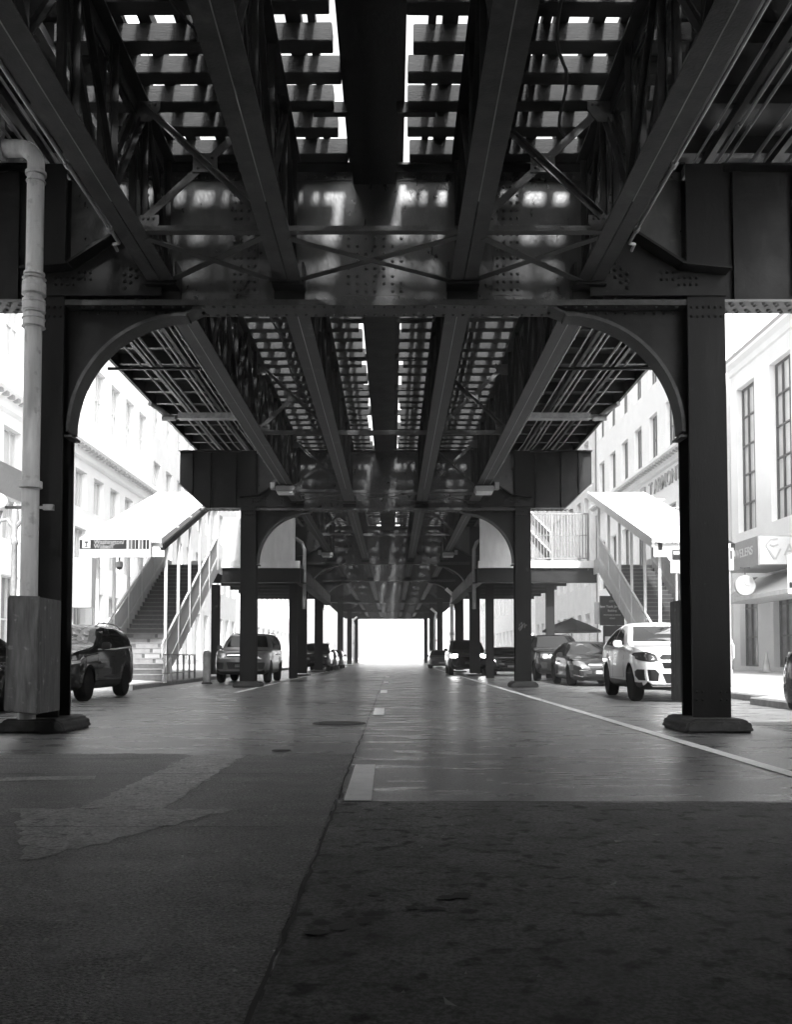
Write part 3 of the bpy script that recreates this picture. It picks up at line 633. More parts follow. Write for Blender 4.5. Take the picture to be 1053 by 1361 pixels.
# ------------------------------------------------------------------ stairways
def stairway(x0,x1,s,label,sidename):
    """s=+1: the street side is x1; runs from y=30 up to 40"""
    y0,y1,z0,z1=30.2,39.0,.2,4.72; n=26
    t=empty('stairway',label,'stairway',((x0+x1)/2,y0,0))
    b=MB(); h=(z1-z0)/n; g_=(y1-y0)/n
    for k in range(n):
        b.box(x0+.1,x1-.1,y0+k*g_,y0+(k+1)*g_+.02,z0+k*h-.02,z0+(k+1)*h-.035); 
    fl=b.build('flight','step',t)
    b=MB()
    for k in range(n): b.box(x0+.1,x1-.1,y0+k*g_-.025,y0+(k+1)*g_,z0+(k+1)*h-.034,z0+(k+1)*h)
    b.build('tread','sticker',fl)
    b=MB()
    for k in range(3,9):
        a=x0+.25+((k*37)%7)*.09; b.box(a,a+.75,y0+k*g_-.006,y0+k*g_-.001,z0+k*h-.01,z0+(k+1)*h-.045)
        b.box(a+.85,a+1.35,y0+k*g_-.006,y0+k*g_-.001,z0+k*h-.01,z0+(k+1)*h-.045,1)
    b.build('riser_sticker',['sticker','mid'],fl)
    for x in (x0,x1):
        b=MB(); b.prism([(y0-.2,z0-.1),(y0-.2,z0+.32),(y1,z1+.3),(y1+1.2,z1+.3),(y1+1.2,z1-.3),(y1,z1-.3)],'x',x-.03,x+.03); b.build('stringer','panel',t)
        b=MB(); b.prism([(y0,z0+.40),(y0,z0+1.15),(y1,z1+1.15),(y1,z1+.40)],'x',x-.012,x+.012); b.build('balustrade_panel','panel',t)
        b=MB(); b.bar((x,y0-.25,z0+1.2),(x,y1+.1,z1+1.25),.07,.07); b.bar((x,y0,z0+.38),(x,y1,z1+.38),.05,.05); b.tube([(x,y0-.25,z0+1.2),(x,y0-.4,z0+1.1),(x,y0-.4,z0+.7),(x,y0-.2,z0+.6)],.025,8); b.build('handrail','rail',t)
        for k in range(6):
            u=k/5; y=y0+.02+(y1-y0-.05)*u; zb=z0+(z1-z0)*u
            b=MB(); b.box(x-.045,x+.045,y-.045,y+.045,max(.1,zb-.2),4.52+u*3.12); b.build('canopy_post','rail',t)
    # canopy roof
    ya,yb,za,zb=29.6,39.4,4.55,7.75; e=.2
    b=MB(); b.prism([(ya,za),(yb,zb),(yb,zb+.1),(ya,za+.1)],'x',x0-e-.15,x1+e-.25 if s>0 else x1-.25); b.build('canopy_roof','white',t)
    for x in (x0-e-.16,(x1+e-.24) if s>0 else x1-.24):
        b=MB(); b.prism([(ya+.1,za-.16),(yb,zb-.16),(yb,zb+.12),(ya-.03,za+.12),(ya-.03,za-.02)],'x',x-.04,x+.04); b.build('canopy_edge','mid' if False else 'panel',t)
    for x in (x0-.1,x1):
        b=MB(); b.bar((x,ya+.1,za-.14),(x,yb,zb-.14),.12,.2); b.build('canopy_rafter','steel',t)
    b=MB(); b.box(x0-.3,x1+.05,ya+.15,ya+.25,za-.45,za-.02); b.build('canopy_header','panel',t)
    for k in range(1,5):
        b=MB(); u=k/5; yy=ya+(yb-ya)*u; b.box(x0-.2,x1+.1,yy-.01,yy+.03,za+(zb-za)*u+.1,za+(zb-za)*u+.125); b.build('roof_seam','white',t)
    return t
sl=stairway(-9.5,-7.3,1,'covered stairway on the left pavement below the dark station sign','left')
sr=stairway(8.6,10.8,-1,'covered stairway on the right pavement behind the white crossover','right')
# station sign on the left canopy
t=empty('station_sign','dark and white station sign on the left stair canopy','sign',(-8.7,29.5,4.3))
b=MB(); b.box(-9.85,-7.6,29.42,29.5,4.05,4.62); b.build('board','sign_white',t)
b=MB(); b.box(-9.83,-8.36,29.4,29.419,4.32,4.60); b.build('name_panel','sign_dark',t)
text_mesh('lettering','Washington/',.2,'sticker',t,(-9.38,29.395,4.525),FRONT,align='LEFT',sx=.92)
text_mesh('lettering','Wabash',.2,'sticker',t,(-9.38,29.395,4.385),FRONT,align='LEFT',sx=.92)
b=MB(); b.box(-9.74,-9.49,29.385,29.398,4.335,4.585); b.build('emblem','sign_white',t)
b=MB(); b.box(-9.67,-9.56,29.376,29.384,4.50,4.545); b.box(-9.63,-9.60,29.376,29.384,4.40,4.5); b.box(-9.67,-9.56,29.376,29.384,4.37,4.39); b.build('emblem_mark','sign_dark',t)
for k,(w,m) in enumerate(((.13,'stripe_pale'),(.13,'stripe_grey'),(.11,'sign_dark'),(.12,'stripe_pale'),(.12,'sign_dark'),(.1,'sign_dark'))):
    x=-8.30+k*.115; b=MB(); b.box(x,x+w*.7,29.4,29.419,4.32,4.60); b.build('line_stripe',m,t)
text_mesh('lettering','Brown Green Orange Pink Purple Lines',.115,'sign_grey',t,(-8.72,29.412,4.2),FRONT,ext=.003)
# camera dome under the canopy
t=empty('camera_dome','small white camera dome hanging under the left stair canopy','camera',(-8.75,30.0,3.9))
b=MB(); b.tube([(-8.75,30,4.3),(-8.75,30,3.98)],.025,8); b.build('stem','black',t)
b=MB(); b.lathe([(0,3.98),(.1,3.97),(.12,3.86),(.11,3.80)],(-8.75,30,0),16); b.build('housing','sign_white',t,smooth=True)
b=MB(); b.lathe([(.10,3.80),(.08,3.74),(0,3.71)],(-8.75,30,0),16); b.build('lens','black',t,smooth=True)
# pedestrian railing by the left stair
t=empty('pavement_railing','low dark railing on the kerb right of the left stairway','railing',(-7.1,31,0))
b=MB()
for k in range(6): y=29.2+k*.9; b.box(-7.12,-7.06,y,y+.06,.15,1.0)
b.build('picket','mid',t)
b=MB(); b.box(-7.11,-7.07,29.2,33.8,.98,1.02); b.box(-7.11,-7.07,29.2,33.8,.4,.43); b.build('rail','mid',t)
# ------------------------------------------------------------------ cars
def interp(keys):
    xs=[k[0] for k in keys]; ys=[k[1] for k in keys]; n=len(xs)
    dl=[(ys[i+1]-ys[i])/(xs[i+1]-xs[i]) for i in range(n-1)]
    ms=[dl[0]]+[0 if dl[i-1]*dl[i]<=0 else 2*dl[i-1]*dl[i]/(dl[i-1]+dl[i]) for i in range(1,n-1)]+[dl[-1]]
    def f(x):
        if x<=xs[0]: return ys[0]
        if x>=xs[-1]: return ys[-1]
        i=max(j for j in range(n) if xs[j]<=x); i=min(i,n-2); h=xs[i+1]-xs[i]; t=(x-xs[i])/h
        return (2*t**3-3*t*t+1)*ys[i]+(t**3-2*t*t+t)*h*ms[i]+(-2*t**3+3*t*t)*ys[i+1]+(t**3-t*t)*h*ms[i+1]
    return f
def decal(poly, axis, bvh, off, name, mtl, parent, sgn=1, thick=0, cuts=2):
    """fill a polygon seen from the front ('y': poly in x,z), the side ('x': poly in y,z), or the rear ('r'), and lay it on the body"""
    bm=bmesh.new(); vs=[bm.verts.new((a,b_,0)) for a,b_ in poly]; f=bm.faces.new(vs)
    bmesh.ops.triangulate(bm,faces=[f])
    for _ in range(cuts):
        bmesh.ops.subdivide_edges(bm,edges=[e for e in bm.edges if e.calc_length()>.09],cuts=1,use_grid_fill=True)
        bmesh.ops.triangulate(bm,faces=bm.faces)
    dead=[]
    for v in bm.verts:
        a,b_=v.co.x,v.co.y
        if axis=='y': o=Vector((a,-4,b_)); dr=Vector((0,1,0))
        elif axis=='r': o=Vector((a,12,b_)); dr=Vector((0,-1,0))
        else: o=Vector((sgn*4,a,b_)); dr=Vector((-sgn,0,0))
        h=bvh.ray_cast(o,dr)
        if h[0] is None: dead.append(v); continue
        nn=h[1] if h[1].dot(dr)<0 else -h[1]
        v.co=h[0]+nn*off-dr*off*.3
    if dead: bmesh.ops.delete(bm,geom=dead,context='VERTS')
    if not bm.faces: bm.free(); return None
    bmesh.ops.recalc_face_normals(bm,faces=bm.faces)
    if thick:
        pass
    me=bpy.data.meshes.new(name); bm.to_mesh(me); bm.free(); me.materials.append(M[mtl] if isinstance(mtl,str) else mtl)
    # face outward
    bmn=bmesh.new(); bmn.from_mesh(me); bmn.faces.ensure_lookup_table()
    out=Vector((sgn,0,0)) if axis=='x' else Vector((0,-1,0)) if axis=='y' else Vector((0,1,0))
    if sum((fc.normal.dot(out)*fc.calc_area() for fc in bmn.faces))<0: bmesh.ops.reverse_faces(bmn,faces=bmn.faces)
    bmn.to_mesh(me); bmn.free()
    me.polygons.foreach_set('use_smooth',[True]*len(me.polygons)); me.update()
    o=bpy.data.objects.new(name,me); COL.objects.link(o); o.parent=parent; return o
def mirror(poly): return [(-a,b_) for a,b_ in poly][::-1]
def make_car(sp, label, paint, loc, cat='car', lit=False, name='parked_car', group='cars parked along the street', rim='rim'):
    L,W=sp['L'],sp['W']; top=interp(sp['top']); belt=interp(sp['belt']); zs0=sp['zs']; hwid=W/2
    def hw(y):
        f=1.0
        if y<.75: u=(.75-y)/.75; f-= sp.get('nose',.17)*u**2.2
        if y>L-.6: u=(y-L+.6)/.6; f-=.12*u**2
        return hwid*f
    ys=[0,.02,.05,.1,.16]+[.16+(L-.32)*k/44 for k in range(1,45)]+[L-.1,L-.04,L]
    rows=[]
    for y in ys:
        zt=top(y); zb=min(belt(y),zt-.015); w=hw(y); c=zt-zb
        zs=zs0+(.12*(max(0,.25-y)/.25)**2)+(.15*(max(0,y-L+.35)/.35)**2)
        wt=w-.045-sp.get('tumble',.34)*c; e=min(1,c/.3)
        half=[(0,zs),(w*.82,zs),(w*.955,zs+.07),(w*.985,zs+.2*(zb-zs)),(w*1.0,zs+.45*(zb-zs)),(w*1.0,zs+.68*(zb-zs)),(w*.985,zs+.88*(zb-zs)),(w*.965,zb),
              ((w*.955*.5+wt*.5)+.018*e,zb+c*.5),(wt+.012*e,zb+c*.86),(wt-.06,zt-.018*e),(wt-.2,zt),(wt*.4,zt+.012),]
        rows.append([(x,y,z) for x,z in half]+[(0,y,zt+.016)]+[(-x,y,z) for x,z in half[:0:-1]])
    n=len(rows[0]); b=MB(); vs=[p for r in rows for p in r]; fs=[]
    for i in range(len(rows)-1):
        for j in range(n): j2=(j+1)%n; fs.append((i*n+j,i*n+j2,(i+1)*n+j2,(i+1)*n+j))
    fs += [tuple(range(n-1,-1,-1)),tuple((len(rows)-1)*n+j for j in range(n))]
    b.add(vs,fs)
    root=bpy.data.objects.new(name,None); COL.objects.link(root); tag(root,label,cat,group)
    body=b.build('body',[paint,'trim'],root)
    # wheel arches
    r=sp['r']; wy=(sp['fo'],sp['fo']+sp['wb'])
    cut=MB()
    for y in wy:
        for s in (-1,1): cut.lathe([(r+.055,s*(hwid-.36)),(r+.055,s*(hwid+.3))],(0,y,r),28,'x')
    co=cut.build('cutter','trim')
    md=body.modifiers.new('cut','BOOLEAN'); md.object=co; md.operation='DIFFERENCE'; md.solver='EXACT'
    dg=bpy.context.evaluated_depsgraph_get(); me=bpy.data.meshes.new_from_object(body.evaluated_get(dg))
    bpy.data.objects.remove(co); body.modifiers.clear(); body.data=me
    for p in me.polygons:
        c=p.center
        if abs(c.x)>hwid-.4 and any(math.hypot(c.y-y,c.z-r)<r+.054 and abs(p.normal.y*(c.y-y)+p.normal.z*(c.z-r))>.0 and (p.normal.y*(y-c.y)+p.normal.z*(r-c.z))>.3*math.hypot(c.y-y,c.z-r) for y in wy) or p.center.z<zs0+.13: p.material_index=1
    me.polygons.foreach_set('use_smooth',[True]*len(me.polygons)); me.set_sharp_from_angle(angle=R(32))
    while len(me.materials)<2: me.materials.append(M['trim'])
    bm=bmesh.new(); bm.from_mesh(me); bvh=BVHTree.FromBMesh(bm); bm.free()
    for key,mtl,nm in sp['front']:
        for poly in ([key,mirror(key)] if key[0][0]*key[2][0]>0 and nm!='license_plate' and nm!='badge' else [key]):
            mm='lit' if (lit and nm=='headlight') else mtl
            decal(poly,'y',bvh,.008 if nm not in('grille_bar','badge','light_strip') else .016,nm,mm,root)
    decal(sp['ws'],'y',bvh,.006,'windshield','cglass',root,cuts=3)
    for s in (-1,1):
        for poly in sp['sidewin']: decal(poly,'x',bvh,.006,'side_window','cglass',root,s)
        for poly in sp['doors']:
            cy=sum(p[0] for p in poly)/len(poly); cz=sum(p[1] for p in poly)/len(poly)
            big=[(cy+(a-cy)*1.018,cz+(z-cz)*1.02) for a,z in poly]
            decal(big,'x',bvh,.0015,'door_seam','trim',root,s)
            dr=decal(poly,'x',bvh,.005,'door',paint,root,s)
            if dr:
                yh=max(p[0] for p in poly)-.24; zh=max(p[1] for p in poly)-.13
                h=bvh.ray_cast(Vector((s*4,yh,zh)),Vector((-s,0,0)))[0]
                if h: bh=MB(); bh.box(h.x-.005*s,h.x+.04*s,yh-.1,yh+.1,zh-.015,zh+.018); ho=bh.build('handle',sp.get('handle','trim'),None,bevel=.008); ho.parent=dr
        if 'cladding' in sp: decal(sp['cladding'],'x',bvh,.012,'sill_trim','trim',root,s)
        if 'chrome' in sp: decal(sp['chrome'],'x',bvh,.014,'chrome_trim','rail',root,s)
        # mirror
        my,mz=sp['mirror']; b=MB(); hb=bvh.ray_cast(Vector((s*4,my,mz-.03)),Vector((-s,0,0)))[0]; x0=abs(hb.x) if hb else hwid*.9
        b.box(s*(x0-.03),s*(x0+.06),my-.03,my+.04,mz-.04,mz-.01); b.prism([(s*(x0+.04),mz-.06),(s*(x0+.22),mz-.04),(s*(x0+.24),mz+.06),(s*(x0+.2),mz+.11),(s*(x0+.05),mz+.1)],'y',my-.05,my+.07)
        b.build('side_mirror',paint,root,bevel=.02)
        if sp.get('rails'):
            b=MB(); pts=[]
            ya,yb=sp['rails']
            for k in range(9):
                y=ya+(yb-ya)*k/8; zt=top(y); wt=hw(y)-.045-sp.get('tumble',.34)*(zt-min(belt(y),zt)); pts.append((s*(wt-.09),y,zt+(.05 if 0<k<8 else -.0)))
            b.tube(pts,.018,8); b.build('roof_rail','chrome',root,smooth=True)
        for q,y in enumerate(wy):
            tw=.235; xo=hwid-.02
            b=MB(); b.lathe([(r*.66,-tw/2),(r*.9,-tw/2-.004),(r*.985,-tw/2+.03),(r,-tw/4),(r,tw/4),(r*.985,tw/2-.03),(r*.9,tw/2+.004),(r*.66,tw/2)],(s*(xo-tw/2),y,r),32,'x'); wh=b.build('wheel','rubber',root,smooth=True)
            b=MB(); xf=xo-.02
            b.lathe([(r*.68,s*(xf-.16)),(r*.68,s*xf),(r*.64,s*(xf+.005)),(r*.61,s*(xf-.02)),(r*.60,s*(xf-.12)),(0,s*(xf-.13))],(0,y,r),28,'x')
            for k in range(5):
                a=2*math.pi*k/5+.3
                for da in (-.14,.14): b.bar((s*(xf-.03),y+math.cos(a)*.05,r+math.sin(a)*.05),(s*(xf-.005),y+math.cos(a+da)*r*.63,r+math.sin(a+da)*r*.63),.045,.04,up=(1,0,0))
            b.lathe([(0,s*(xf-.0)),(.07,s*(xf-.005)),(.07,s*(xf-.08))],(0,y,r),14,'x')
            o=b.build('rim',rim,None,smooth=True); o.parent=wh
    for poly,mtl,nm in sp.get('rear',[]):
        for pp in ([poly,mirror(poly)] if nm=='tail_light' else [poly]): decal(pp,'r',bvh,.008,nm,mtl,root)
    root.location=loc
    return root
GMC=dict(L=4.63,W=1.86,zs=.24,r=.36,fo=.93,wb=2.73,tumble=.33,
  top=[(0,.72),(.04,.86),(.14,.98),(.4,1.06),(1.2,1.16),(1.35,1.2),(1.75,1.43),(2.1,1.6),(2.5,1.66),(3.3,1.66),(4.0,1.59),(4.3,1.4),(4.5,1.12),(4.63,.86)],
  belt=[(0,.69),(.1,.92),(.4,1.0),(1.3,1.08),(2.5,1.10),(4.2,1.17),(4.63,.84)],
  ws=[(-.70,1.22),(.70,1.22),(.57,1.58),(-.57,1.58)],
  sidewin=[[(1.62,1.13),(2.2,1.48),(2.7,1.57),(2.72,1.13)],[(2.78,1.13),(2.78,1.57),(3.45,1.53),(3.62,1.32),(3.5,1.16)],[(3.7,1.24),(3.78,1.36),(3.95,1.36),(4.12,1.24)]],
  doors=[[(1.5,.5),(1.5,1.04),(2.72,1.08),(2.72,.45)],[(2.77,.45),(2.77,1.08),(3.55,1.1),(3.62,.86),(3.25,.45)]],
  cladding=[(1.36,.3),(1.36,.42),(3.2,.42),(3.2,.3)], mirror=(1.72,1.15), rails=(2.25,4.0),
  front=[([(.42,.82),(.52,.95),(.84,.97),(.86,.87),(.70,.80)],'lampglass','headlight'),([(.60,.72),(.66,.82),(.88,.86),(.90,.96),(.94,.97),(.93,.82),(.72,.76),(.66,.70)],'rail','light_strip'),
   ([(-.44,.68),(-.5,.92),(.5,.92),(.44,.68)],'trim','grille'),([(-.4,.36),(-.46,.6),(.46,.6),(.4,.36)],'trim','bumper_intake'),([(.56,.42),(.6,.56),(.84,.56),(.82,.42)],'trim','bumper_vent')],
  chrome=[(1.5,1.085),(1.5,1.11),(2.75,1.13),(4.2,1.2),(4.2,1.17),(2.75,1.10)],
  rear=[([(.6,.95),(.6,1.08),(.85,1.1),(.86,.95)],'lampglass','tail_light')])
GLE=dict(L=4.9,W=1.88,zs=.26,r=.385,fo=.9,wb=2.92,tumble=.36,nose=.2,
  top=[(0,.78),(.04,.92),(.14,1.04),(.45,1.12),(1.2,1.2),(1.4,1.24),(1.85,1.48),(2.25,1.65),(2.7,1.72),(3.2,1.69),(3.9,1.5),(4.45,1.26),(4.75,1.14),(4.9,.9)],
  belt=[(0,.74),(.1,.96),(.45,1.04),(1.4,1.12),(2.6,1.14),(4.0,1.2),(4.6,1.16),(4.9,.88)],
  ws=[(-.74,1.27),(.74,1.27),(.60,1.62),(-.60,1.62)],
  sidewin=[[(1.66,1.17),(2.3,1.52),(2.85,1.62),(2.87,1.18)],[(2.92,1.18),(2.90,1.62),(3.35,1.55),(3.85,1.35),(4.05,1.24)]],
  doors=[[(1.55,.5),(1.55,1.09),(2.88,1.13),(2.88,.47)],[(2.93,.47),(2.93,1.13),(3.85,1.17),(3.85,.9),(3.45,.47)]],
  cladding=[(1.38,.3),(1.38,.43),(3.38,.43),(3.38,.3)], mirror=(1.75,1.2), handle='car_white',
  front=[([(.50,.86),(.56,.98),(.74,1.04),(.95,1.02),(.95,.93),(.84,.86),(.64,.82)],'trim','headlight_housing'),([(.58,.89),(.62,.95),(.76,.99),(.90,.97),(.88,.92),(.74,.87)],'lampglass','headlight'),
   ([(-.40,.70),(-.48,.92),(-.42,.98),(.42,.98),(.48,.92),(.40,.70)],'trim','grille'),([(-.47,.83),(-.47,.865),(.47,.865),(.47,.83)],'chrome','grille_bar'),
   ([(.52,.44),(.50,.60),(.58,.68),(.88,.68),(.93,.60),(.86,.46)],'trim','bumper_vent'),([(-.36,.40),(-.44,.6),(.44,.6),(.36,.40)],'trim','bumper_intake'),([(-.62,.33),(-.66,.365),(.66,.365),(.62,.33)],'chrome','skid_plate')],
  rear=[([(.5,1.0),(.5,1.08),(.9,1.1),(.9,1.0)],'lampglass','tail_light')])
SEDAN=dict(L=4.7,W=1.84,zs=.19,r=.325,fo=.93,wb=2.76,tumble=.4,nose=.22,
  top=[(0,.56),(.04,.66),(.14,.75),(.45,.84),(1.2,.95),(1.42,.99),(1.9,1.24),(2.3,1.4),(2.7,1.44),(3.2,1.41),(3.75,1.22),(4.1,1.06),(4.55,.98),(4.7,.78)],
  belt=[(0,.54),(.1,.7),(.45,.78),(1.4,.89),(2.6,.93),(4.0,.98),(4.5,.95),(4.7,.76)],
  ws=[(-.68,1.02),(.68,1.02),(.54,1.36),(-.54,1.36)],
  sidewin=[[(1.72,.95),(2.25,1.27),(2.7,1.35),(2.72,.97)],[(2.78,.97),(2.76,1.35),(3.2,1.31),(3.7,1.06),(3.72,1.0)]],
  doors=[[(1.5,.36),(1.5,.87),(2.72,.92),(2.72,.34)],[(2.77,.34),(2.77,.92),(3.6,.95),(3.6,.72),(3.3,.34)]],
  mirror=(1.78,.98),
  front=[([(.46,.62),(.54,.74),(.70,.80),(.86,.78),(.84,.68),(.66,.60)],'lampglass','headlight'),([(-.34,.50),(-.42,.68),(.42,.68),(.34,.50)],'trim','grille'),
   ([(-.44,.66),(-.40,.70),(.40,.70),(.44,.66),(.30,.665),(-.30,.665)],'chrome','grille_bar'),([(-.44,.26),(-.5,.40),(.5,.40),(.44,.26)],'trim','bumper_intake'),([(.56,.34),(.60,.48),(.84,.52),(.80,.36)],'trim','bumper_vent'),([(.6,.30),(.6,.33),(.84,.38),(.84,.35)],'chrome','light_strip'),
   ([(-.2,.40),(-.2,.51),(.2,.51),(.2,.40)],'sign_white','license_plate')],
  rear=[([(.5,.84),(.5,.94),(.84,.94),(.86,.84)],'lampglass','tail_light')])
BIG=dict(L=4.85,W=1.95,zs=.3,r=.385,fo=.9,wb=2.85,tumble=.26,nose=.12,
  top=[(0,.85),(.04,.98),(.12,1.08),(.4,1.14),(1.25,1.2),(1.45,1.25),(1.8,1.52),(2.05,1.72),(2.4,1.79),(3.4,1.79),(4.5,1.74),(4.72,1.4),(4.85,.95)],
  belt=[(0,.82),(.1,1.0),(.4,1.07),(1.4,1.14),(2.5,1.16),(4.5,1.18),(4.85,.92)],
  ws=[(-.76,1.29),(.76,1.29),(.64,1.70),(-.64,1.70)],
  sidewin=[[(1.66,1.2),(2.1,1.6),(2.7,1.68),(2.72,1.2)],[(2.78,1.2),(2.78,1.68),(3.55,1.68),(3.55,1.2)],[(3.62,1.2),(3.62,1.67),(4.4,1.6),(4.45,1.22)]],
  doors=[[(1.5,.5),(1.5,1.1),(2.72,1.14),(2.72,.48)],[(2.77,.48),(2.77,1.14),(3.58,1.15),(3.58,.9),(3.3,.48)]],
  mirror=(1.72,1.25), rails=(2.3,4.4),
  front=[([(.60,.88),(.56,1.04),(.90,1.04),(.92,.88)],'lampglass','headlight'),([(-.5,.92),(-.54,1.04),(.54,1.04),(.5,.92)],'trim','grille'),([(-.48,.97),(-.48,.99),(.48,.99),(.48,.97)],'chrome','grille_bar'),
   ([(-.44,.5),(-.5,.74),(.5,.74),(.44,.5)],'trim','bumper_intake'),([(.62,.5),(.60,.72),(.88,.74),(.80,.5)],'trim','bumper_vent'),([(-.2,.56),(-.2,.67),(.2,.67),(.2,.56)],'sign_white','license_plate')],
  rear=[([(.75,.95),(.75,1.2),(.9,1.2),(.9,.95)],'lampglass','tail_light')])
make_car(GMC,'black sport utility car with roof rails parked before the left stairway','car_black',(-7.33,19.0,0),rim='rim')
make_car(GLE,'white crossover with sloping roof parked behind the near right column','car_white',(5.93,19.15,0),rim='rim').rotation_euler=(0,0,R(-3.5))
sed=make_car(SEDAN,'shiny black saloon with a pale plate parked behind the white crossover','car_black',(6.55,29.4,0))
big=make_car(BIG,'silver sport utility car half hidden by the second left column','car_grey',(-5.38,33.3,0))
def recolor(root, old, new):
    for o in [root]+list(root.children_recursive):
        if o.type=='MESH' and any(m and m.name==M[old].name for m in o.data.materials):
            o.data=o.data.copy()
            for i,m in enumerate(o.data.materials):
                if m and m.name==M[old].name: o.data.materials[i]=M[new]
def place(src,label,loc,old=None,new=None,lit=False,rz=0):
    c=copy_tree(src); c.location=loc; c.rotation_euler=(0,0,rz); c['label']=label
    if old: recolor(c,old,new)
    if lit:
        for o in c.children_recursive:
            if o.name.startswith('headlight'): o.data=o.data.copy(); o.data.materials[0]=M['lit']
    return c
place(sed,'dark car at the left edge of the picture, beside the guard boards',(-7.5,12.6,0))
place(sed,'black car cut off by the right edge of the picture, by the kerb',(6.05,7.95,0))
place(big,'black sport utility car parked behind the black saloon on the right',(6.35,35.0,0),'car_grey','car_black')
place(big,'dark sport utility car with lit headlamps beside the third right column',(3.82,47.0,0),'car_grey','car_black',True)
place(sed,'dark saloon in the lane ahead of the far right columns',(3.75,72,0),'car_black','car_dark')
place(sed,'black car seen past the two posts of the right landing',(5.9,46.6,0))
place(big,'black sport utility car beside the third left column',(-4.9,58.2,0),'car_grey','car_black')
place(sed,'dark saloon behind the black sport utility car on the left',(-4.8,64.2,0),'car_black','car_dark')
place(sed,'farthest dark car parked on the left side',(-4.7,71,0),'car_black','car_dark')
# ------------------------------------------------------------------ street furniture
def street_lamp(x,y,label):
    z0=.2; t=empty('street_lamp',label,'street lamp',(x,y,z0))
    b=MB(); b.lathe([(.2,z0),(.2,z0+.5),(.13,z0+.7),(.085,z0+.9),(.06,3.6),(.085,3.64),(.085,3.72),(.06,3.78),(.075,4.0),(.1,4.25),(.07,4.5),(.02,4.62),(0,4.64)],(x,y,0),14); b.build('post','iron',t,smooth=True)
    for s in (-1,1):
        b=MB(); b.tube([(x,y,4.0),(x+s*.18,y,4.22),(x+s*.36,y,4.18),(x+s*.42,y,4.0),(x+s*.36,y,3.9)],[.06,.05,.045,.04,.02],8)
        b.lathe([(.02,3.75),(.05,3.95),(.06,4.2),(.11,4.38),(.13,4.42)],(x+s*.42,y,0),12); b.build('arm','iron',t,smooth=True)
        b=MB(); b.lathe([(.11,4.42)]+[(.24*math.sin(R(a)),4.62-.24*math.cos(R(a))) for a in range(40,180,20)]+[(0,4.86)],(x+s*.42,y,0),18); b.build('globe','globe',t,smooth=True)
street_lamp(-9.05,22.4,'ornate iron street lamp with white globes behind the near left column')
def cone(x,y,z,label):
    t=empty('traffic_cone',label,'traffic cone',(x,y,z)); b=MB(); b.lathe([(.15,z+.03),(.03,z+.72),(0,z+.73)],(x,y,0),14); c=b.build('cone_body','clay',t,smooth=True)
    b=MB(); b.lathe([(.098,z+.30),(.072,z+.43)],(x,y,0),14); b.lathe([(.108,z+.295),(.08,z+.435)],(x,y,0),14); b.build('band','sign_white',c)
    b=MB(); b.box(x-.19,x+.19,y-.19,y+.19,z,z+.03); b.build('base','clay',t)
cone(13.1,33.0,.38,'pale traffic cone in front of the shop window'); cone(12.9,30.6,.37,'traffic cone right of the first, by the dark sign pole')
def pole_sign(x,y,top,label,w,h,drawer,z0=.2,mp='black'):
    t=empty('pole_sign',label,'sign',(x,y,z0)); b=MB(); b.lathe([(.04,z0),(.04,top)],(x,y,0),10); b.build('post',mp,t)
    b=MB(); b.box(x-w/2,x+w/2,y-.06,y-.045,top-h,top); p=b.build('plate','sign_white',t); drawer(t,x,y-.062,top,w,h); return t
def bus_icon(t,x,y,z,w,h):
    b=MB(); b.box(x-w*.35,x+w*.35,y-.006,y-.001,z-h*.5,z-h*.12); b.build('pictogram','sign_dark',t)
    b=MB(); b.box(x-w*.25,x+w*.25,y-.011,y-.007,z-h*.3,z-h*.17); b.build('pictogram_window','sign_white',t)
def bars(t,x,y,z,w,h):
    b=MB(); b.box(x-w*.3,x-w*.1,y-.006,y-.001,z-h*.5,z-h*.12); b.box(x+w*.1,x+w*.3,y-.006,y-.001,z-h*.5,z-h*.12); b.build('pictogram','sign_dark',t)
def park(t,x,y,z,w,h):
    b=MB(); b.box(x-w*.4,x+w*.4,y-.006,y-.001,z-h*.55,z-h*.45); b.build('pictogram','sign_grey',t); b=MB(); b.box(x-w*.4,x+w*.1,y-.006,y-.001,z-h*.85,z-h*.7); b.build('pictogram','sign_dark',t)
pole_sign(8.05,26.6,4.05,'white bus stop sign left of the near right column',.36,.75,bus_icon,mp='mid')
pole_sign(8.25,23.0,3.6,'white sign with two dark bars right of the near right column',.2,.55,bars,mp='mid')
pole_sign(8.4,19.6,3.05,'tall dark pole with white parking plates by the right edge',.34,.8,park)
# umbrella
t=empty('patio_umbrella','dark open patio umbrella on the right pavement behind the black saloon','umbrella',(8.1,42.5,.2))
b=MB(); b.lathe([(.03,.2),(.03,2.6)],(8.1,42.5,0),8); b.build('pole','mid',t)
b=MB(); b.lathe([(1.35,2.02),(1.32,2.12),(.7,2.42),(.05,2.66),(0,2.68)],(8.1,42.5,0),8); b.build('canopy','fabric',t)
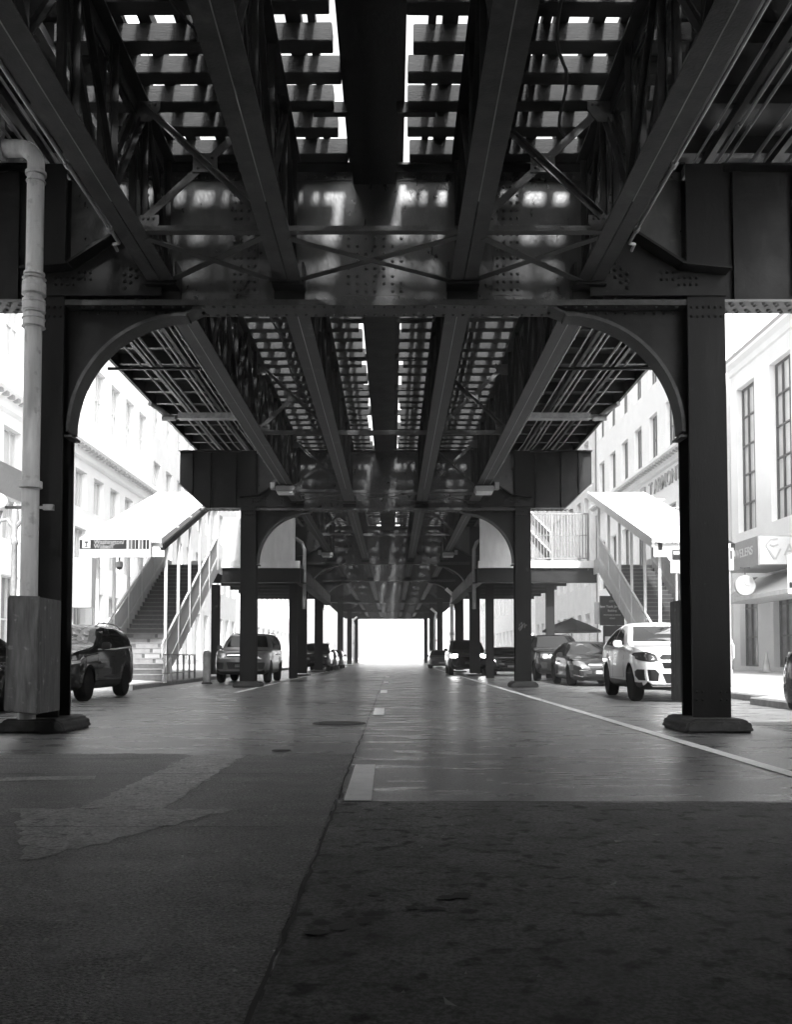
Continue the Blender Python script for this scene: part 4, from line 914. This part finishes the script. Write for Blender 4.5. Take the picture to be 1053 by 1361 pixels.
# jeweller's hanging sign on a post
t=empty('advertising_sign','black shop sign with white lettering before the right stairway','sign',(8.55,36.6,.2))
b=MB(); b.box(8.1,9.03,36.6,36.75,2.15,3.3); b.build('board','sign_dark',t)
b=MB(); b.box(7.9,8.08,36.63,36.72,2.2,3.05); b.build('side_board','sign_grey',t)
b=MB(); b.prism([(8.22,2.14),(8.22,.9),(8.5,.5),(8.75,.5),(9.0,.9),(9.0,2.14)],'y',36.62,36.73); b.build('lower_board','sign_dark',t)
b=MB(); b.box(8.27,8.95,36.6,36.619,1.25,1.72); b.build('picture_panel','sign_pale',t)
b=MB(); b.bar((8.55,36.67,3.3),(8.3,36.67,3.7),.05,.05); b.bar((8.55,36.67,3.3),(8.75,36.67,3.7),.05,.05); b.build('hanger','black',t)
for z,txt,s in ((3.08,'CITY',.1),(2.88,'New York Jewelers',.135),(2.72,'Building',.11),(2.55,'WATCHES & REPAIR',.075),(2.42,'GOLD',.075)): text_mesh('lettering',txt,s,'sign_white',t,(8.56,36.595,z),FRONT)
# ------------------------------------------------------------------ buildings
def building(name,label,s,X,d0,d1,ztop,rows,bays,stone,frame='wframe',store=None,depth=14,gl='glass_washed',ww=.55,mull=2):
    """s=-1 left, +1 right of the street; rows = [(z0,z1)] of window bands"""
    t=empty(name,label,'building',(s*(X+2),(d0+d1)/2,0))
    bw=(d1-d0)/bays; rc=.35
    b=MB(); zs=[0]
    def bx(y0,y1,z0,z1): b.box(s*X,s*(X+rc),y0,y1,z0,z1)
    z=0
    for (a,c) in rows:
        bx(d0,d1,z,a); z=c
        for k in range(bays+1):
            ya=d0 if k==0 else d0+k*bw-bw*(1-ww)/2; yb=d1 if k==bays else d0+k*bw+bw*(1-ww)/2
            bx(ya,yb,a,c)
    bx(d0,d1,z,ztop)
    b.box(s*(X+rc+.12),s*(X+depth),d0,d1,0,ztop-.02)
    b.build('wall',stone,t)
    for ri,(a,c) in enumerate(rows):
        for k in range(bays):
            ya=d0+k*bw+bw*(1-ww)/2; yb=d0+(k+1)*bw-bw*(1-ww)/2
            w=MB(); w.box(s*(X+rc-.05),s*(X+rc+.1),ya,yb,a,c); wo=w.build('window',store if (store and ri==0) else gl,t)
            f=MB(); x0,x1=s*(X+rc-.13),s*(X+rc-.052)
            f.box(x0,x1,ya,ya+.07,a,c); f.box(x0,x1,yb-.07,yb,a,c); f.box(x0,x1,ya+.07,yb-.07,a,a+.07); f.box(x0,x1,ya+.07,yb-.07,c-.07,c)
            for q in range(1,mull+1): yy=ya+(yb-ya)*q/(mull+1); f.box(x0,x1,yy-.03,yy+.03,a+.07,c-.07)
            nz=max(1,int((c-a)/1.1))
            if c-a>1.6:
                for q in range(1,nz): zz=a+(c-a)*q/nz; f.box(x0+s*.01,x1-s*.002,ya+.07,yb-.07,zz-.03,zz+.03)
            f.build('frame',frame,wo)
    return t
def cornice(t,s,X,d0,d1,z,h,proj,mtl='stone',dent=True,dark='stone3'):
    b=MB(); b.prism([(s*(X+.02),z),(s*(X-proj*.3),z+h*.1),(s*(X-proj*.4),z+h*.5),(s*(X-proj),z+h*.75),(s*(X-proj),z+h),(s*(X+.02),z+h)],'y',d0,d1); y=d0+.2
    if dent:
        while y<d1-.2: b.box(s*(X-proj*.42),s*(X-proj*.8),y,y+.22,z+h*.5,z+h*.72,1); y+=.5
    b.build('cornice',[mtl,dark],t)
bl=building('stone_building','white stone building with a dentilled cornice behind the left stairway',-1,14,30.5,53.5,34,[(.7,3.9),(5.2,6.7),(7.6,9.3),(11.9,14.5),(16,18.4),(20,22.4),(24,26.4)],9,'stone','panel','glass_shop',ww=.62)
cornice(bl,-1,14,30.5,53.5,9.75,.8,.55)
b=MB()
for k in range(26): z=6.75+k*.045; b.box(-14.06,-13.95,31,36.2,z,z+.02)
b.build('louvre','mid',bl)
b=MB(); b.box(-14.4,-13.0,40.5,41.4,3.05,5.2); b.build('shop_awning','sign_grey',bl)
bl2=building('stone_building','pale tall building far left beyond the cornice building',-1,14,54,84,40,[(.7,4),(6,8.4),(10,12.4),(14,16.4),(18,20.4),(22,24.4)],10,'stone2','panel','glass_shop')
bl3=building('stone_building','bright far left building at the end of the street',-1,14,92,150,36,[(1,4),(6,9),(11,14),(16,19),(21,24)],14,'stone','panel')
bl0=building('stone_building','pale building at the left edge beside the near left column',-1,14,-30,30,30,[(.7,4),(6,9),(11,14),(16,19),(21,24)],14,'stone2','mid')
br=building('corner_building','white corner building with tall dark-framed windows at the right edge',1,14,2,38.6,12.9,[(.55,4.0),(5.9,11.75)],11,'stone','wframe','glass_shop',ww=.56,mull=2)
cornice(br,1,14,2,38.6,12.4,.55,.25,dent=False,dark='stone3')
b=MB(); b.box(13.75,14.02,2,38.7,12.955,13.12); b.build('coping','mid',br)
t=br
br2=building('stone_building','pale building with a lettered frieze behind the right stair canopy',1,14,39.2,64,32,[(.6,4.2),(5.4,8.6),(11.4,13.9),(15.5,18),(19.6,22.1),(23.7,26.2)],8,'stone','wframe','glass_shop',ww=.5)
cornice(br2,1,14,39.2,64,10.5,.6,.6)
text_mesh('lettering','T ARMONT',1.0,'sign_grey',br2,(13.95,48.0,9.9),WEST,ext=.03,sx=1.1)
b=MB(); b.box(13.9,14.0,51.6,52.5,9.5,10.3); b.build('plaque','mid',br2)
br3=building('stone_building','tall pale building farther down the right side of the street',1,14,66,92,42,[(.7,4),(6,8.4),(10,12.4),(14,16.4),(18,20.4),(22,24.4)],9,'stone2','panel','glass_shop')
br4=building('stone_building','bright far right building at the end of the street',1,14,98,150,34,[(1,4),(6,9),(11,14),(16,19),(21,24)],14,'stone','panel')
# shop sign box on the corner building
t=empty('shop_sign','grey box sign with a diamond emblem over the corner shop','sign',(12.9,33,4.3))
b=MB(); b.box(12.45,13.95,31.9,35.0,4.05,5.05); b.build('box','sign_grey',t)
b=MB(); b.box(12.5,13.95,31.86,31.895,4.08,5.02); b.build('face','sign_pale',t)
b=MB()
D=[(12.7,4.72),(12.88,4.92),(13.25,4.92)]; 
for p,q in (((12.7,4.72),(12.86,4.92)),((12.86,4.92),(13.1,4.93)),((12.7,4.72),(12.98,4.25)),((13.02,4.25),(13.2,4.6)),((12.82,4.74),(12.95,4.68)),((12.95,4.68),(13.12,4.74))): b.bar((p[0],31.845,p[1]),(q[0],31.845,q[1]),.06,.02,up=(0,1,0))
b.build('emblem','sign_white',t)
text_mesh('lettering','A',.55,'sign_white',t,(13.5,31.85,4.55),FRONT,ext=.008)
text_mesh('lettering','JEWELERS',.42,'sign_pale',t,(12.44,33.4,4.6),WEST,ext=.006,sx=1.15)
t=empty('shop_canopy','pale fabric shop canopy below the grey box sign','canopy',(13.4,32,3.5))
b=MB(); b.prism([(12.6,3.1),(14.0,3.95),(14.0,3.1)],'y',26,36.0); b.build('cover','sign_white',t); b=MB(); b.box(12.55,14.0,26,36.05,2.95,3.098); b.build('valance','panel',t)
t=empty('hanging_clock','round white disc sign hanging beside the corner shop','sign',(12.2,32.6,3.7))
b=MB(); b.lathe([(.0,-.06),(.34,-.06),(.36,-.03),(.36,.06),(.34,.08),(0,.08)],(12.25,32.6,3.4),28,'y'); b.build('disc','sign_white',t,smooth=True)
b=MB(); b.bar((12.25,32.53,3.4),(12.38,32.53,3.4),.03,.012,up=(0,1,0)); b.bar((12.25,32.53,3.4),(12.2,32.53,3.56),.03,.012,up=(0,1,0)); b.build('hand','sign_grey',t)
b=MB(); b.box(12.24,12.27,32.59,32.62,3.77,4.04); b.box(12.1,12.42,32.57,32.64,4.0,4.045); b.build('bracket','black',t)
for x,d,nm in ((3.55,56.5,'fourth right'),(3.6,79.9,'fifth right'),(-4.0,96.9,'sixth left')):
    t=empty('downpipe','pale drainpipe on the inner side of the %s steel column'%nm,'drainpipe',(x,d-.15,0))
    b=MB(); b.tube([(x,d-.15,.1),(x,d-.15,4.2),(x+(.1 if x>0 else -.1),d-.15,4.6),(x-(.35 if x>0 else -.35),d-.15,5.0)],.11,10); b.build('pipe','white',t,smooth=True)
    b=MB(); b.lathe([(.1,2.2),(.15,2.21),(.15,2.36),(.1,2.37)],(x,d-.15,0),12); b.build('coupling','pipe',t)
# far end of the street
end=building('stone_building','pale far building closing the view at the vanishing point',1,-8,232,244,22,[(2,5),(7,10),(12,15)],4,'stone','mid',depth=22)
# ------------------------------------------------------------------ unseen blocker over and behind the camera, added to darken the near road
t=empty('light_blocker','unseen dark box added above and behind the camera to shade the near road','light blocker',(0,-10,4.6))
b=MB(); b.box(-13.9,13.9,-34,4.9,4.75,5.0); b.build('blocker_top','black',t)
b=MB(); b.box(-4.35,-4.1,-34,8.2,0,4.74); b.box(3.9,4.15,-34,7.6,0,4.74); b.box(-13.9,13.9,-34.3,-34,0,4.74); b.build('blocker_wall','black',t)
hz=MB().box(-60,60,-60,420,-1.5,60).build('haze','black'); hz['kind']='stuff'
hm=bpy.data.materials.new('air'); hm.use_nodes=True; n_=hm.node_tree; n_.nodes.remove(n_.nodes['Principled BSDF'])
pv=n_.nodes.new('ShaderNodeVolumePrincipled'); pv.inputs['Color'].default_value=g(.95); pv.inputs['Density'].default_value=.0028
n_.links.new(pv.outputs[0],n_.nodes['Material Output'].inputs['Volume']); hz.data.materials.clear(); hz.data.materials.append(hm)
# ------------------------------------------------------------------ sky, sun, camera
w=bpy.data.worlds.new('World'); SC.world=w; w.use_nodes=True; nt=w.node_tree
sky=nt.nodes.new('ShaderNodeTexSky'); sky.sky_type='NISHITA'; sky.sun_disc=False
ELEV,ROT=R(41),R(173)
sky.sun_elevation=ELEV; sky.sun_rotation=ROT; sky.dust_density=4; sky.air_density=1.2
bw=nt.nodes.new('ShaderNodeRGBToBW'); bg=nt.nodes['Background']; bg.inputs['Strength'].default_value=.10
nt.links.new(sky.outputs[0],bw.inputs[0]); nt.links.new(bw.outputs[0],bg.inputs['Color'])
sd=bpy.data.lights.new('sun','SUN'); sd.energy=2.0; sd.angle=R(6); so=bpy.data.objects.new('sun',sd); COL.objects.link(so)
dirv=Vector((math.sin(ROT)*math.cos(ELEV),math.cos(ROT)*math.cos(ELEV),math.sin(ELEV)))   # towards the sun
so.rotation_euler=dirv.to_track_quat('Z','Y').to_euler()
cd=bpy.data.cameras.new('camera'); cam=bpy.data.objects.new('camera',cd); COL.objects.link(cam); SC.camera=cam
PIT=2.5; F=1250
cam.location=(0,0,.95); cam.rotation_euler=(R(90+PIT),0,0)
cd.sensor_fit='HORIZONTAL'; cd.sensor_width=36; cd.lens=36*F/1053; cd.shift_x=4.5/1053; cd.shift_y=(191.5-F*math.tan(R(PIT)))/1053
cd.clip_start=.05; cd.clip_end=2000
SC.view_settings.view_transform='Standard'; SC.view_settings.look='None'; SC.view_settings.gamma=1; SC.view_settings.exposure=2.9
SC.cycles.max_bounces=6; SC.cycles.diffuse_bounces=4; SC.cycles.glossy_bounces=3; SC.cycles.transmission_bounces=2
SC.cycles.use_denoising=True
